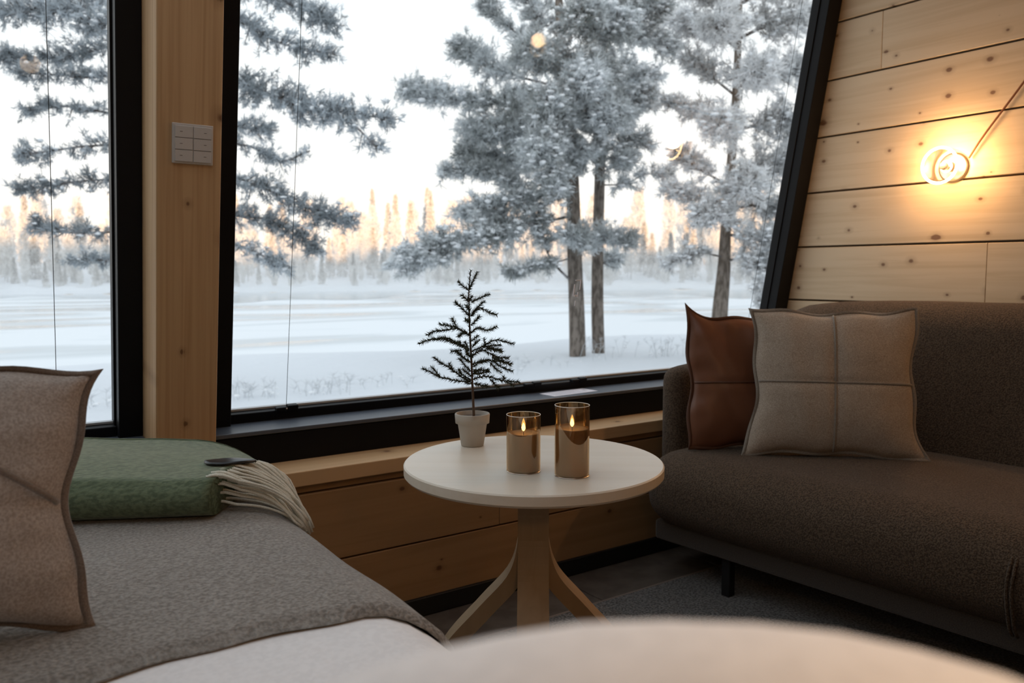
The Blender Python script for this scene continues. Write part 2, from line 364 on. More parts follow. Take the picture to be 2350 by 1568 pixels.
# adhesive residue on the right pane
for (ax, az, lx, lz) in ((0, 0.10, 0.03, 0.003), (0.027, 0.062, 0.003, 0.038), (0.018, 0.03, 0.003, 0.022), (0.010, -0.006, 0.002, 0.022), (-0.004, 0.035, 0.003, 0.05), (0.004, 0.034, 0.012, 0.006)):
    pz = (at(1310, 700, 3.45)[2] - FZ) / math.cos(LEAN); px = 2.135
    wbox('sticker_residue', w2, px + ax, px + ax + lx, 0.026, 0.0285, pz + az, pz + az + lz, M['paper'], 0)
for nm, x0, x1 in (('trim_2', -1.75, 0.4726), ('trim_3', 0.640, XR)):
    s = empty(nm); tag(s, 'black window sill with satin shelf', kind='structure')
    fin('sill_face', box(x0, x1, YF + 0.150, YF + 0.33, 0.55, 0.643, 0.002, 1), M['black'], s)
    fin('sill_shelf', box(x0, x1, YF + 0.146, YF + 0.345, 0.645, 0.659, 0.003, 2), M['sill'], s)
hd = fin('trim_4', box(-1.75, XR, -0.05, 0.10, ZT, ZT + 0.12), M['plain_wood'], loc=(0, FY, FZ), rot=(LEAN, 0, 0)); tag(hd, kind='structure')
sk = fin('trim_5', box(-1.75, XR, YF + 0.2, YF + 0.40, -0.8, 0.64), M['black']); tag(sk, kind='structure')
# post between the windows
post = fin('trim_6', box(0.4726, 0.640, -0.21, 0.06, -0.142, ZT + 0.02, 0.004, 2), M['pine_post'], loc=(0, FY, FZ), rot=(LEAN, 0, 0)); tag(post, 'pine post between the two windows', kind='structure')

# switch panel on the post
sw = empty('switch_panel', (0.5635, FY - 0.21 * math.cos(LEAN) - (1.49 - FZ) * math.tan(LEAN) - 0.21 * math.sin(LEAN) * math.tan(LEAN), 1.49), (LEAN, 0, 0))
tag(sw, 'white square switch panel with six buttons on the pine post', 'switch')
S = 0.052
fin('plate', box(-S, S, -0.007, 0.004, -S, S, 0.0015, 2), M['plate'], sw)
for cxn in (-1, 1):
    for k in range(3):
        zc = (k - 1) * 0.031; xa, xb = (-S + 0.006, -0.001) if cxn < 0 else (0.001, S - 0.006)
        bt = fin('button', box(xa, xb, -0.0105, -0.006, zc - 0.0152, zc + 0.0152, 0.0008, 1), M['plate'], sw)
        xm = xa + 0.012 if cxn < 0 else xb - 0.019
        fin('icon', box(xm, xm + 0.007, -0.0108, -0.0103, zc - 0.0005, zc + 0.0009), M['mark'], bt)
        if k < 2: fin('button_gap', box(xa, xb, -0.0106, -0.0100, zc + 0.0150, zc + 0.0160), M['mark'], bt)

# blind cords with their clips, on the inner side of the glass
def cord(w, x, clip=True):
    v, f = tube([(x, 0.006, 0.005), (x, 0.006, ZT - 0.09)], 0.0009, 6); c = link('blind_cord', new_mesh('blind_cord', v, f, M['cord']), w); c['label'] = 'thin dark blind cord'
    if clip:
        fin('clip', box(x - 0.037, x + 0.0, -0.010, 0.012, -0.002, 0.012, 0.002, 1), M['black'], c)
        fin('clip', box(x + 0.001, x + 0.037, -0.010, 0.012, -0.002, 0.0165, 0.002, 1), M['black'], c)
        fin('screw', box(x - 0.006, x - 0.002, -0.0115, -0.0095, 0.006, 0.010, 0.0005, 1), M['rim'], c)
cord(w2, 0.927); cord(w1, 0.252, False); cord(w2, 3.246, False)
for x in (1.951, 2.193):
    c = fin('blind_clip', box(x - 0.04, x + 0.0, -0.010, 0.012, -0.002, 0.010, 0.002, 1), M['black'], w2)
    fin('clip_lever', box(x + 0.001, x + 0.04, -0.010, 0.012, -0.002, 0.014, 0.002, 1), M['black'], c)

# paper lying on the sill
pa = empty('paper_sheet', (2.083, 2.578, 0.6592)); tag(pa, 'white printed paper strip lying on the black window sill', 'paper')
fin('sheet', box(-0.12, 0.12, -0.047, 0.047, 0, 0.0008), M['paper'], pa, rot=(0, 0, R(4)))
for k in range(5):
    fin('print_line', box(-0.10, 0.07 - 0.02 * (k % 3), -0.03 + 0.014 * k, -0.0265 + 0.014 * k, 0.0008, 0.0011), M['ink'], pa, rot=(0, 0, R(4)))
fin('print_box', box(0.085, 0.105, 0.0, 0.02, 0.0008, 0.0011), M['ink'], pa, rot=(0, 0, R(4)))

# rug
rg = empty('rug'); tag(rg, 'grey woven rug under the table and the sofa leg', 'rug')
fin('pile', box(0.70, 2.95, 0.05, 2.07, 0.0005, 0.009, 0.003, 2), M['rug'], rg)
fin('edge_binding', box(0.70, 2.95, 2.07, 2.082, 0.0005, 0.008, 0.002, 1), M['taupe_pipe'], rg)

# ================================================================== sofa
SA = R(5.0)
sofa = empty('sofa', (2.125, 2.18, 0), (0, 0, SA)); tag(sofa, 'brown boucle sofa with rounded back standing along the board wall', 'sofa')
LEN = 2.5; ARM = 0.115
def part(name, V, Fc, m, parent, smooth=True): return link(name, new_mesh(name, V, Fc, m, smooth), parent)
def seat(y0, y1, tuck):
    hx, hy, hz = 0.46, (y1 - y0) / 2, 0.145
    def df(p):
        q = p.copy(); t = np.clip((p[:, 2] + hz) / (2 * hz), 0, 1)
        q[:, 2] += np.where(p[:, 2] > 0, 0.015 * (1 - (p[:, 0] / hx) ** 2) * (1 - (p[:, 1] / hy) ** 4), 0)
        q[:, 0] += np.where(p[:, 0] < 0, -0.035 * np.sin(t * math.pi) * (-p[:, 0] / hx) + 0.02 * (1 - t) * (-p[:, 0] / hx), 0)
        q += 0.003 * np.stack([vnoise(p * 4, 3), vnoise(p * 4, 4), vnoise(p * 4, 5)], 1); return q
    V, Fc = dense_rbox(hx, hy, hz, 0.11, 26, df)
    return part('seat_cushion', V + np.array([0.435, (y0 + y1) / 2, 0.345]), Fc, M['sofa'], sofa)
seat(-LEN + 0.115, -0.005, 0)
sq = spline([(0.11, -1.26, 0.488), (0.06, -1.26, 0.470), (0.00, -1.26, 0.440), (-0.045, -1.26, 0.40), (-0.062, -1.26, 0.335), (-0.03, -1.26, 0.24), (0.0, -1.26, 0.205)], 30)
for dy in (-0.006, 0.006): v, f = tube(sq + np.array([0, dy, 0.004]), 0.0045, 6); part('seam', v, f, M['sofa'], sofa)
fin('base', box(0.03, 1.02, -LEN + 0.03, -0.03, 0.15, 0.225, 0.012, 3), M['sofa_base'], sofa)
for lx, ly in ((0.075, -0.33), (0.90, -0.33), (0.075, -LEN + 0.40), (0.90, -LEN + 0.40)):
    fin('leg', box(lx - 0.017, lx + 0.017, ly - 0.017, ly + 0.017, 0.009 if ly > -2.2 else 0.009, 0.152, 0.002, 1), M['black_leg'], sofa)
def backdf(p):
    q = p.copy(); t = (p[:, 2] + 0.36) / 0.72
    q[:, 0] += 0.15 * (t - 0.3) - 0.03 * np.sin(np.clip(t, 0, 1) * math.pi) * (p[:, 0] < 0)
    q[:, 2] -= np.where(p[:, 2] > 0, 0.030 * (np.abs(p[:, 1]) / 1.25) ** 6 * 2.0, 0)
    return q + 0.003 * np.stack([vnoise(p * 4, 8), vnoise(p * 4, 9), vnoise(p * 4, 10)], 1)
V, Fc = dense_rbox(0.135, LEN / 2 - 0.01, 0.37, 0.115, 26, backdf)
part('backrest', V + np.array([0.895, -LEN / 2 + 0.04, 0.668]), Fc, M['sofa'], sofa)
for ya in (-0.005, -LEN + 0.055):
    V, Fc = dense_rbox(0.40, 0.055, 0.325, 0.052, 18, lambda p: p + np.stack([0 * p[:, 0], 0.004 * vnoise(p * 3, 12), 0.03 * (p[:, 0] / 0.4) * (p[:, 2] > 0.1)], 1))
    part('armrest', V + np.array([0.53, ya, 0.49]), Fc, M['sofa'], sofa)

# ================================================================== cushions
def cushion(name, label, loc, yaw, lean, w, h, th, m, mp, roll=0.0, inset=0.055, both=True, seed=1, ear=0.0, wrinkle=0.006, sag=0.0, xin=None, bend=0.0, rest=None):
    xin = inset if xin is None else xin
    o = empty(name, loc); o.rotation_mode = 'XYZ'
    o.matrix_world = Matrix.Translation(loc) @ Matrix.Rotation(yaw, 4, 'Z') @ Matrix.Rotation(lean, 4, 'X') @ Matrix.Rotation(roll, 4, 'Y')
    tag(o, label, 'cushion')
    n = 40; g = np.linspace(-1, 1, n + 1)
    def outline(u, v, grow=0.0):
        x = u * (w / 2) * (1 - xin * (1 - v * v)); z = v * (h / 2) * (1 - inset * (1 - u * u))
        x = x + 0.006 * np.sin(v * 7 + seed) * np.abs(u) ** 4; z = z + 0.006 * np.sin(u * 8 + seed * 2) * np.abs(v) ** 4
        z = z + ear * np.clip(v, 0, 1) ** 6 * np.clip(-u, 0, 1) ** 6
        x = x + sag * np.clip(-v, 0, 1) ** 3 * np.sign(u) * np.abs(u) ** 2
        return x * (1 + grow), z * (1 + grow) + h / 2
    def thick(u, v):
        a = np.clip((1 - np.abs(u) ** 2.6) * (1 - np.abs(v) ** 2.6), 0, 1) ** 0.55
        cr = 1 - 0.10 * (np.exp(-(u / 0.05) ** 2) if both else 0) - 0.08 * np.exp(-(v / 0.05) ** 2)
        return th / 2 * a * cr
    def surf(u, v, side):
        u, v = np.asarray(u, float), np.asarray(v, float); x, z = outline(u, v); t = thick(u, v)
        p = np.stack([x, 0 * x, z], -1).reshape(-1, 3)
        wr = (vnoise(p * 14, seed, 3) * wrinkle + vnoise(p * np.array([30, 1, 12]), seed + 5, 2) * wrinkle * 0.5).reshape(x.shape) * np.clip(t / (th / 2) * 1.5, 0, 1)
        edge = np.exp(-((1 - np.abs(u)) / 0.25) ** 2) * np.sin(v * 17 + seed) + np.exp(-((1 - np.abs(v)) / 0.25) ** 2) * np.sin(u * 15 + seed)
        return np.stack([x, side * (t + wr + edge * wrinkle * 0.5 * np.clip(t / (th / 2) * 2, 0, 1)), z], -1)
    U, Vv = np.meshgrid(g, g, indexing='ij')
    Vs, Fs = [], []
    for side in (-1, 1):
        P = surf(U, Vv, side).reshape(-1, 3); o0 = len(Vs); Vs += list(P)
        for i in range(n):
            for j in range(n):
                a, b, c, d = i * (n + 1) + j, (i + 1) * (n + 1) + j, (i + 1) * (n + 1) + j + 1, i * (n + 1) + j + 1
                Fs.append(tuple(o0 + k for k in ((a, b, c, d) if side < 0 else (d, c, b, a))))
    part('cover', Vs, Fs, m, o)
    # stitched flat flange round the edge
    s = np.linspace(-1, 1, 33)[:-1]
    ring = [(k, -1) for k in s] + [(1, k) for k in s] + [(-k, 1) for k in s] + [(-1, -k) for k in s]
    Vf, Ff = [], []; NR = len(ring)
    for (u, v) in ring:
        for gr, yy in ((-0.015, -0.004), (0.035, -0.003), (0.035, 0.003), (-0.015, 0.004)):
            x, z = outline(u, v); cx, cz = 0, h / 2
            f = 1 + gr
            wv = 0.006 * math.sin(u * 9 + v * 7 + seed) * (gr > 0)
            Vf.append((x * f, yy + wv, cz + (z - cz) * f))
    for i in range(NR):
        k = (i + 1) % NR
        for a in range(4): b = (a + 1) % 4; Ff.append((i * 4 + a, k * 4 + a, k * 4 + b, i * 4 + b))
    part('flange', Vf, Ff, mp, o)
    t = np.linspace(-0.985, 0.985, 48)
    P = surf(t, bend * (1 - t * t) - 0.12 * bend * t * t, -1); v, f = tube(P + np.array([0, -0.001, 0]), 0.0042, 8); part('seam_piping', v, f, mp, o)
    if both: P = surf(np.zeros_like(t), t, -1); v, f = tube(P + np.array([0, -0.001, 0]), 0.0042, 8); part('seam_piping', v, f, mp, o)
    if rest is not None:
        bpy.context.view_layer.update()
        o.location.z += rest - min((o.matrix_world @ v.co).z for c in o.children for v in c.data.vertices)
    return o
# facing: local -Y towards the camera
cushion('throw_cushion', 'oatmeal wool cushion with crossed piping seams on the sofa', (2.535, 1.665, 0.500), R(-47), R(-10), 0.555, 0.525, 0.15, M['linen'], M['linen_pipe'], seed=3, sag=0.03, wrinkle=0.0035, inset=0.075)
cushion('throw_cushion', 'brown leather cushion with one piping seam against the sofa arm', (2.445, 1.930, 0.500), R(-30), R(-7), 0.50, 0.49, 0.115, M['leather'], M['leather_dark'], seed=8, both=False, ear=0.035, wrinkle=0.006)
cushion('throw_cushion', 'taupe wool cushion propped on the bed before the green blanket', (-0.092, 1.290, 0.650), R(-14), R(-10), 0.50, 0.350, 0.18, M['taupe'], M['taupe_pipe'], seed=5, both=False, wrinkle=0.008, sag=0.0, inset=0.05, xin=0.15, roll=R(2.0), bend=0.5, rest=0.655)

# ================================================================== table
TX, TY, TZ, TR = 1.10, 1.49, 0.716, 0.298
tb = empty('pedestal_table', (TX, TY, 0.0), (0, 0, -math.atan2(TX, TY))); tag(tb, 'round pale birch pedestal table with curved legs', 'table')
v, f = lathe([(0.0001, TZ - 0.027), (TR - 0.004, TZ - 0.027), (TR, TZ - 0.022), (TR, TZ - 0.003), (TR - 0.003, TZ), (0.0001, TZ)], 96)
tp = part('table_top', v, f, M['birch'], tb, False)
fin('mount_plate', box(-0.09, 0.09, -0.09, 0.09, TZ - 0.037, TZ - 0.0265, 0.002, 1), M['birch_shaded'], tb)
def leg_mesh():
    prof = spline([(0.018, TZ - 0.035), (0.018, 0.60), (0.020, 0.52), (0.045, 0.445), (0.115, 0.365), (0.20, 0.265), (0.265, 0.13), (0.29, 0.009)], 40)
    V, Fc = [], []; hw = 0.0355
    for i, (r, z) in enumerate(prof):
        t = prof[min(i + 1, 39)] - prof[max(i - 1, 0)]; t /= np.linalg.norm(t); nn = np.array([-t[1], t[0]])   # outward normal
        tk = 0.0175
        a, b = np.array([r, z]) + nn * tk, np.array([r, z]) - nn * tk
        if i == len(prof) - 1: a[1] = b[1] = 0.009
        for p, s in ((a, -1), (a, 1), (b, 1), (b, -1)): V.append((p[0], s * hw, p[1]))
    for i in range(39):
        for k in range(4): j = (k + 1) % 4; Fc.append((i * 4 + k, i * 4 + j, (i + 1) * 4 + j, (i + 1) * 4 + k))
    Fc += [(3, 2, 1, 0), (156, 157, 158, 159)]
    bm = bmesh.new(); me = new_mesh('leg', V, Fc); bm.from_mesh(me)
    bmesh.ops.recalc_face_normals(bm, faces=bm.faces); bm.to_mesh(me); bm.free(); me.materials.append(M['birch_shaded']); return me
lm = leg_mesh()
for k in range(4): link('leg', lm, tb, rot=(0, 0, k * math.pi / 2))

# flower pot with spruce seedling
D0 = 1.99; PX, PY = 1.073, 1.712
pot = empty('plant_pot', (PX, PY, TZ)); tag(pot, 'small beige clay pot with rolled rim on the table', 'pot')
v, f = lathe([(0.0001, 0), (0.026, 0), (0.0285, 0.002), (0.0365, 0.056), (0.0375, 0.057), (0.0425, 0.058), (0.0440, 0.080), (0.0425, 0.082), (0.0400, 0.082), (0.0385, 0.070), (0.0001, 0.066)], 48)
part('body', v, f, M['pot'], pot)
v, f = lathe([(0.0384, 0.071), (0.03, 0.0735), (0.015, 0.0745), (0.0001, 0.075)], 40); part('soil', v, f, M['soil'], pot)
sp = empty('spruce_seedling', (PX, PY, TZ + 0.070)); tag(sp, 'small dark green spruce seedling growing in the clay pot', 'plant')
inv = Vector((PX, PY, TZ + 0.070))
def zp(zx, zy, dd=0.0): return at(950 + zx * 0.2296, 600 + zy * 0.2296, D0 + dd) - np.array(inv)
trunk = [zp(598, 1545), zp(592, 1400), zp(583, 1200), zp(572, 950), zp(560, 740), zp(553, 520), zp(548, 330), zp(556, 200), zp(566, 85)]
off0 = -np.array([trunk[0][0], trunk[0][1], 0]) * 0.0
v, f = tube(spline(trunk, 40), list(np.linspace(0.0034, 0.0009, 40)), 8); part('stem', v, f, M['bark_s'], sp)
BR = [[(550, 290), (630, 105)], [(545, 290), (440, 205)], [(552, 400), (480, 340)], [(552, 400), (585, 345)], [(570, 410), (660, 365), (755, 325)], [(555, 550), (480, 470), (410, 405)],
      [(565, 550), (650, 470), (740, 505), (830, 540)], [(570, 545), (640, 460), (705, 395)], [(570, 640), (660, 550)], [(560, 600), (515, 590)], [(560, 740), (480, 690), (380, 650), (260, 630)], [(430, 670), (380, 570)],
      [(420, 670), (300, 690), (200, 700), (130, 740)], [(500, 700), (440, 750)], [(560, 720), (640, 665), (730, 690), (830, 650)], [(570, 800), (640, 740)], [(555, 880), (430, 830), (300, 780), (160, 780), (50, 825)], [(430, 820), (330, 770), (240, 770)],
      [(540, 880), (470, 830), (440, 810)], [(540, 870), (510, 800)], [(480, 890), (370, 900)], [(580, 860), (650, 790)], [(575, 900), (690, 850), (800, 790), (900, 800), (1000, 830)], [(710, 850), (700, 770)], [(690, 860), (780, 840), (870, 835)], [(720, 870), (800, 880), (880, 900)],
      [(580, 940), (680, 890), (760, 920), (830, 960), (950, 965)], [(580, 1030), (700, 990), (800, 1000), (860, 1050), (990, 1100)], [(780, 960), (870, 1000), (970, 1030)], [(760, 1010), (820, 1080), (870, 1110)], [(570, 1010), (490, 960), (430, 900)], [(570, 1100), (500, 1030), (450, 970)],
      [(570, 1210), (470, 1150), (350, 1060), (260, 1010), (195, 955)], [(400, 1110), (350, 1020)], [(580, 1225), (480, 1200), (380, 1185), (250, 1150), (150, 1100), (85, 1070)], [(260, 1150), (175, 1055)], [(590, 1100), (660, 1085), (740, 1090)],
      [(590, 1180), (690, 1150), (780, 1160), (880, 1190), (1060, 1210)], [(760, 1180), (850, 1270)], [(890, 1190), (900, 1155)], [(910, 1195), (1000, 1245)], [(600, 1220), (670, 1240), (740, 1250)], [(580, 1150), (490, 1080)], [(590, 960), (540, 930), (520, 870)], [(585, 1130), (650, 1120), (760, 1100)], [(575, 1190), (480, 1130), (450, 1080)], [(560, 490), (520, 440)], [(590, 1060), (640, 1020), (720, 1000)]]
NV, NF, BT = [], [], []
def needles_along(P, ln0, step=0.00042, rr=0.0013):
    P = np.asarray(P); seg = np.linalg.norm(np.diff(P, axis=0), axis=1); tot = seg.sum(); cum = np.r_[0, np.cumsum(seg)]
    k = max(4, int(tot / step))
    for i in range(k):
        s = tot * (i + 0.5) / k; j = min(np.searchsorted(cum, s, side='right') - 1, len(P) - 2)
        p = P[j] + (P[j + 1] - P[j]) * (s - cum[j]) / max(seg[j], 1e-9); t = (P[j + 1] - P[j]) / max(seg[j], 1e-9)
        a = np.cross(t, rng.normal(size=3)); a /= np.linalg.norm(a)
        d = a * 0.88 + t * 0.5; d /= np.linalg.norm(d)
        ln = ln0 * rng.uniform(0.75, 1.15) * (1.0 if s < tot * 0.93 else 0.85); b = np.cross(d, a); b /= np.linalg.norm(b)
        o = len(NV); NV.extend([p + b * rr, p - b * 0.5 * rr + a * rr * 0.8, p - b * 0.5 * rr - a * rr * 0.8, p + d * ln])
        NF.extend([(o, o + 1, o + 3), (o + 1, o + 2, o + 3), (o + 2, o, o + 3)])
for bi, b in enumerate(BR):
    dz = rng.uniform(-0.06, 0.06) if len(b) > 2 else rng.uniform(-0.02, 0.02)
    pts = [zp(x, y, dz * (i / (len(b) - 1))) for i, (x, y) in enumerate(b)]
    P = spline(pts, 5 * len(b)) if len(b) > 2 else np.array(pts)
    br = tube(P, list(np.linspace(0.0013, 0.0006, len(P))), 5); BT.append(br); part('branch', br[0], br[1], M['bark_s'], sp)
    needles_along(P, 0.0115)
needles_along(spline(trunk[3:], 40), 0.0105, 0.0009)
tag(part('needles', NV, NF, M['needle_s'], sp, False), kind='stuff')

# candles
def candle(loc, hgt, wax, label):
    c = empty('led_candle', loc); tag(c, label, 'candle')
    r = 0.0372
    v, f = lathe([(0.0001, 0.0012), (r - 0.002, 0.0012), (r, 0.003), (r, hgt)], 64); part('glass', v, f, M['candle_glass'], c)
    v, f = lathe([(r + 0.0008 * math.cos(a) - 0.0004, hgt + 0.0008 * math.sin(a)) for a in np.linspace(0, 2 * math.pi, 9)[:-1]], 64, True); part('rim', v, f, M['rim'], c)
    v, f = lathe([(0.0001, 0.0025), (r - 0.004, 0.0025), (r - 0.003, 0.006), (r - 0.003, wax - 0.002), (r - 0.006, wax - 0.001), (0.012, wax - 0.005), (0.0001, wax - 0.006)], 48); part('wax', v, f, M['wax'], c)
    v, f = lathe([(0.0001, 0), (r + 0.0004, 0), (r + 0.0004, 0.0014), (0.0001, 0.0014)], 48); part('base', v, f, M['brass'], c)
    v, f = tube([(0, 0, wax - 0.006), (0.0004, 0, wax + 0.003)], 0.0008, 6); part('wick', v, f, M['wick'], c)
    fz = wax + 0.002
    v, f = lathe([tuple(q) for q in spline([(0.0002, fz), (0.0026, fz + 0.002), (0.0042, fz + 0.0060), (0.0041, fz + 0.0095), (0.0028, fz + 0.0135), (0.0013, fz + 0.0170), (0.0001, fz + 0.019)], 22)], 20); part('flame', v, f, M['flame'], c)
candle((1.024, 1.424, TZ + 0.0002), 0.125, 0.086, 'shorter amber glass pillar candle beside the clay pot')
candle((1.087, 1.334, TZ + 0.0002), 0.152, 0.103, 'taller amber glass pillar candle at the front of the table')

# ================================================================== wall lamps
def wall_lamp(y, z, label, power):
    lp = empty('wall_lamp', (XR, y, z)); tag(lp, label, 'lamp')
    def lx(prof, n=48, closed=False): v, f = lathe(prof, n, closed); return [(-zz, a, b) for a, b, zz in v], f      # axis along -X, out of the wall
    def torus(r, a, x): return lx([(r + a * math.cos(t), x + a * math.sin(t)) for t in np.linspace(0, 2 * math.pi, 13)[:-1]], 64, True)
    v, f = torus(0.0715, 0.0052, 0.118); part('front_ring', v, f, M['lamp_ring'], lp)
    v, f = lx([(0.072, 0.118), (0.0725, 0.06), (0.0725, 0.014)]); part('glass_shade', v, f, M['lamp_glass'], lp)
    v, f = lx([(0.0001, 0.0), (0.060, 0.0), (0.060, 0.010), (0.052, 0.014), (0.0001, 0.014)]); part('wall_plate', v, f, M['brass'], lp)
    v, f = lx([(0.0001, 0.014), (0.019, 0.014), (0.021, 0.030), (0.021, 0.062), (0.018, 0.066), (0.0001, 0.066)]); part('socket', v, f, M['brass'], lp)
    v, f = lx([(0.0001, 0.064), (0.012, 0.066), (0.0165, 0.078), (0.0165, 0.088), (0.011, 0.098), (0.0001, 0.101)]); part('bulb', v, f, M['bulb'], lp)
    v, f = torus(0.023, 0.0022, 0.064); part('inner_ring', v, f, M['lamp_ring'], lp)
    v, f = tube(spline([(-0.016, -0.066, 0.030), (-0.020, -0.12, 0.11), (-0.020, -0.235, 0.262), (-0.018, -0.36, 0.43), (-0.010, -0.42, 0.50), (0.0, -0.43, 0.51)], 30), 0.0042, 8); part('cord', v, f, M['cord_lamp'], lp)
    pl = bpy.data.lights.new('lamp_light', 'POINT'); pl.energy = power; pl.color = (1.0, 0.58, 0.28); pl.shadow_soft_size = 0.045
    po = bpy.data.objects.new('lamp_light', pl); COL.objects.link(po); po.parent = lp; po.location = (-0.120, 0.0, 0.030)
    return lp
wall_lamp(1.768, 1.585, 'glowing round glass lamp with brown cord on the board wall', 10.0)
wall_lamp(0.30, 1.93, 'second glowing round glass lamp higher on the board wall near the sofa end', 18.0)

# added pendant, unseen behind the viewer, to put warm light on the pillow
pn = empty('added_pendant', (0.44, -0.14, 1.36)); tag(pn, 'small globe pendant added out of view to warm the pillow', 'lamp')
v, f = lathe([(0.0001, -0.055), (0.03, -0.046), (0.05, -0.022), (0.055, 0.0), (0.05, 0.022), (0.03, 0.046), (0.016, 0.053)], 32); part('globe', v, f, M['lamp_glass'], pn)
v, f = lathe([(0.0001, 0.05), (0.018, 0.05), (0.018, 0.09), (0.006, 0.10), (0.0001, 0.10)], 24); part('cap', v, f, M['brass'], pn)
v, f = lathe([(0.0001, -0.02), (0.014, -0.012), (0.018, 0.004), (0.012, 0.03), (0.009, 0.052)], 20); part('bulb', v, f, M['bulb'], pn)
v, f = tube([(0, 0, 0.09), (0, 0, 1.36)], 0.003, 6); part('cord', v, f, M['cord_lamp'], pn)
v, f = lathe([(0.0001, 1.335), (0.05, 1.335), (0.05, 1.36), (0.0001, 1.36)], 24); part('ceiling_rose', v, f, M['brass'], pn)
pl = bpy.data.lights.new('pillow_fill_light', 'POINT'); pl.energy = 5.2; pl.color = (1.0, 0.60, 0.28); pl.shadow_soft_size = 0.05
po = bpy.data.objects.new('pillow_fill_light', pl); COL.objects.link(po); po.parent = pn; po.location = (0, 0, -0.03)

# ================================================================== bed
BZ, BXE, BR_ = 0.635, 0.48, 0.12                                            # top, where the edge starts to turn, radius
def bed_map(X, off):
    """drape: flat coordinate X -> point and outward normal over the mattress edge"""
    X = np.asarray(X, float); s = np.clip(X - BXE, 0, None); ang = np.clip(s / (BR_ + 0.0), 0, math.pi / 2); down = np.clip(s - BR_ * math.pi / 2, 0, None)
    r = BR_ + off
    x = np.where(X < BXE, X, BXE + r * np.sin(ang)); z = np.where(X < BXE, BZ + off, BZ - BR_ + r * np.cos(ang) - down)
    return x, z
bed = empty('bed', (-0.6, 0.3, 0)); tag(bed, 'wide bed with taupe base standing against the window wall', 'bed')
def bedloc(V): return np.asarray(V) - np.array([-0.6, 0.3, 0])
bx0, by0, by1 = -1.70, -1.6, 2.32
fin('base', box(bx0 + 0.6, 0.54 + 0.6, by0 - 0.3, by1 - 0.02 - 0.3, 0.06, 0.36, 0.02, 2), M['taupe'], bed)
for lx in (bx0 + 0.72, 0.45 + 0.6):
    for ly in (by0 - 0.2, by1 - 0.5): fin('leg', box(lx - 0.03, lx + 0.03, ly - 0.03, ly + 0.03, 0.0, 0.065, 0.003, 1), M['black_leg'], bed)
V, Fc = dense_rbox((BXE + BR_ - bx0) / 2 - 0.010, (by1 - by0) / 2, (BZ - 0.36) / 2 - 0.004, 0.115, 16)
part('mattress', bedloc(V + np.array([(BXE + BR_ + bx0) / 2, (by0 + by1) / 2, (BZ + 0.36) / 2])), Fc, M['taupe_pipe'], bed)
def draped(name, X0, X1, yfun0, yfun1, off, thick, m, nx=90, ny=60, noise=0.0, seed=1, parent=None):
    Xs = np.linspace(X0, X1, nx); top = []
    for i, X in enumerate(Xs):
        ya, yb = yfun0(X), yfun1(X)
        for j in range(ny):
            t = j / (ny - 1); y = ya + (yb - ya) * t
            n_ = noise * float(vnoise(np.array([[X * 7, y * 7, 0]]), seed, 3)[0])
            edge = min(t * (yb - ya), (1 - t) * (yb - ya)); rd = thick * min(1.0, math.sqrt(max(edge, 0) / 0.012)) if thick else 0
            x, z = bed_map(X, off + rd + n_); top.append((float(x), y, float(z)))
    Vt = list(top); nb = len(Vt)
    for i, X in enumerate(Xs):
        ya, yb = yfun0(X), yfun1(X)
        for j in range(ny):
            y = ya + (yb - ya) * j / (ny - 1); x, z = bed_map(X, off); Vt.append((float(x), y, float(z)))
    Fq = []
    for i in range(nx - 1):
        for j in range(ny - 1):
            a, b, c, d = i * ny + j, (i + 1) * ny + j, (i + 1) * ny + j + 1, i * ny + j + 1
            Fq.append((a, b, c, d)); Fq.append((nb + d, nb + c, nb + b, nb + a))
    for i in range(nx - 1):
        for j in (0, ny - 1):
            a, b = i * ny + j, (i + 1) * ny + j; Fq.append((a, nb + a, nb + b, b))
    for j in range(ny - 1):
        for i in (0, nx - 1): a, b = i * ny + j, i * ny + j + 1; Fq.append((a, b, nb + b, nb + a))
    return part(name, Vt, Fq, m, parent)
hemx = np.array([-1.7, -0.5, 0.14, 0.223, 0.312, 0.395, 0.476, 0.56, 0.70, 0.95]); hemy = np.array([1.02, 1.05, 1.079, 1.087, 1.085, 1.076, 1.064, 1.03, 1.0, 0.99])
hem = lambda X: float(np.interp(X, hemx, hemy)) + 0.004 * math.sin(X * 40)
duv = draped('duvet', -1.68, 0.72, lambda X: -1.55, lambda X: 1.45, 0.004, 0.007, M['white_linen'], 80, 110, 0.0022, 4)
tag(duv, 'white duvet spread over the bed below the grey throw', 'duvet')
thr = draped('throw_blanket', -1.68, 0.93, hem, lambda X: 2.30, 0.0145, 0.012, M['throw'], 100, 70, 0.0025, 6)
tag(thr, 'grey brown wool throw laid across the foot of the bed', 'throw')

# folded green blanket, rotated on the bed, with cream fringe at its end
gb = empty('folded_blanket', (0.0, 1.85, 0.66)); tag(gb, 'folded green wool blanket with cream fringe lying on the bed corner', 'blanket')
GO = np.array([0.0, 1.85, 0.66]); GA = R(-27); av = np.array([math.cos(GA), math.sin(GA)]); bv = np.array([-math.sin(GA), math.cos(GA)]); GF = np.array([0.405, 1.625])
BW = 0.47
def gpt(a, b, hh):
    p = GF + av * a + bv * b; x, z = bed_map(p[0], 0.0275 + hh); return np.array([float(x), p[1], float(z)])
na, nbk = 60, 44
loop = []
rr = 0.036; HT = 0.076
for t in np.linspace(0, 1, 18): loop.append((BW * (0.06 + 0.9 * t), HT + 0.004 * math.sin(t * 5)))            # top
loop += [(BW + 0.0 - rr * (1 - math.cos(th)) + 0.0, HT / 2 + rr * math.sin(th)) for th in np.linspace(math.pi / 2 * 0.8, -math.pi / 2, 8)]
for t in np.linspace(1, 0, 10): loop.append((BW * (0.06 + 0.86 * t), 0.002))
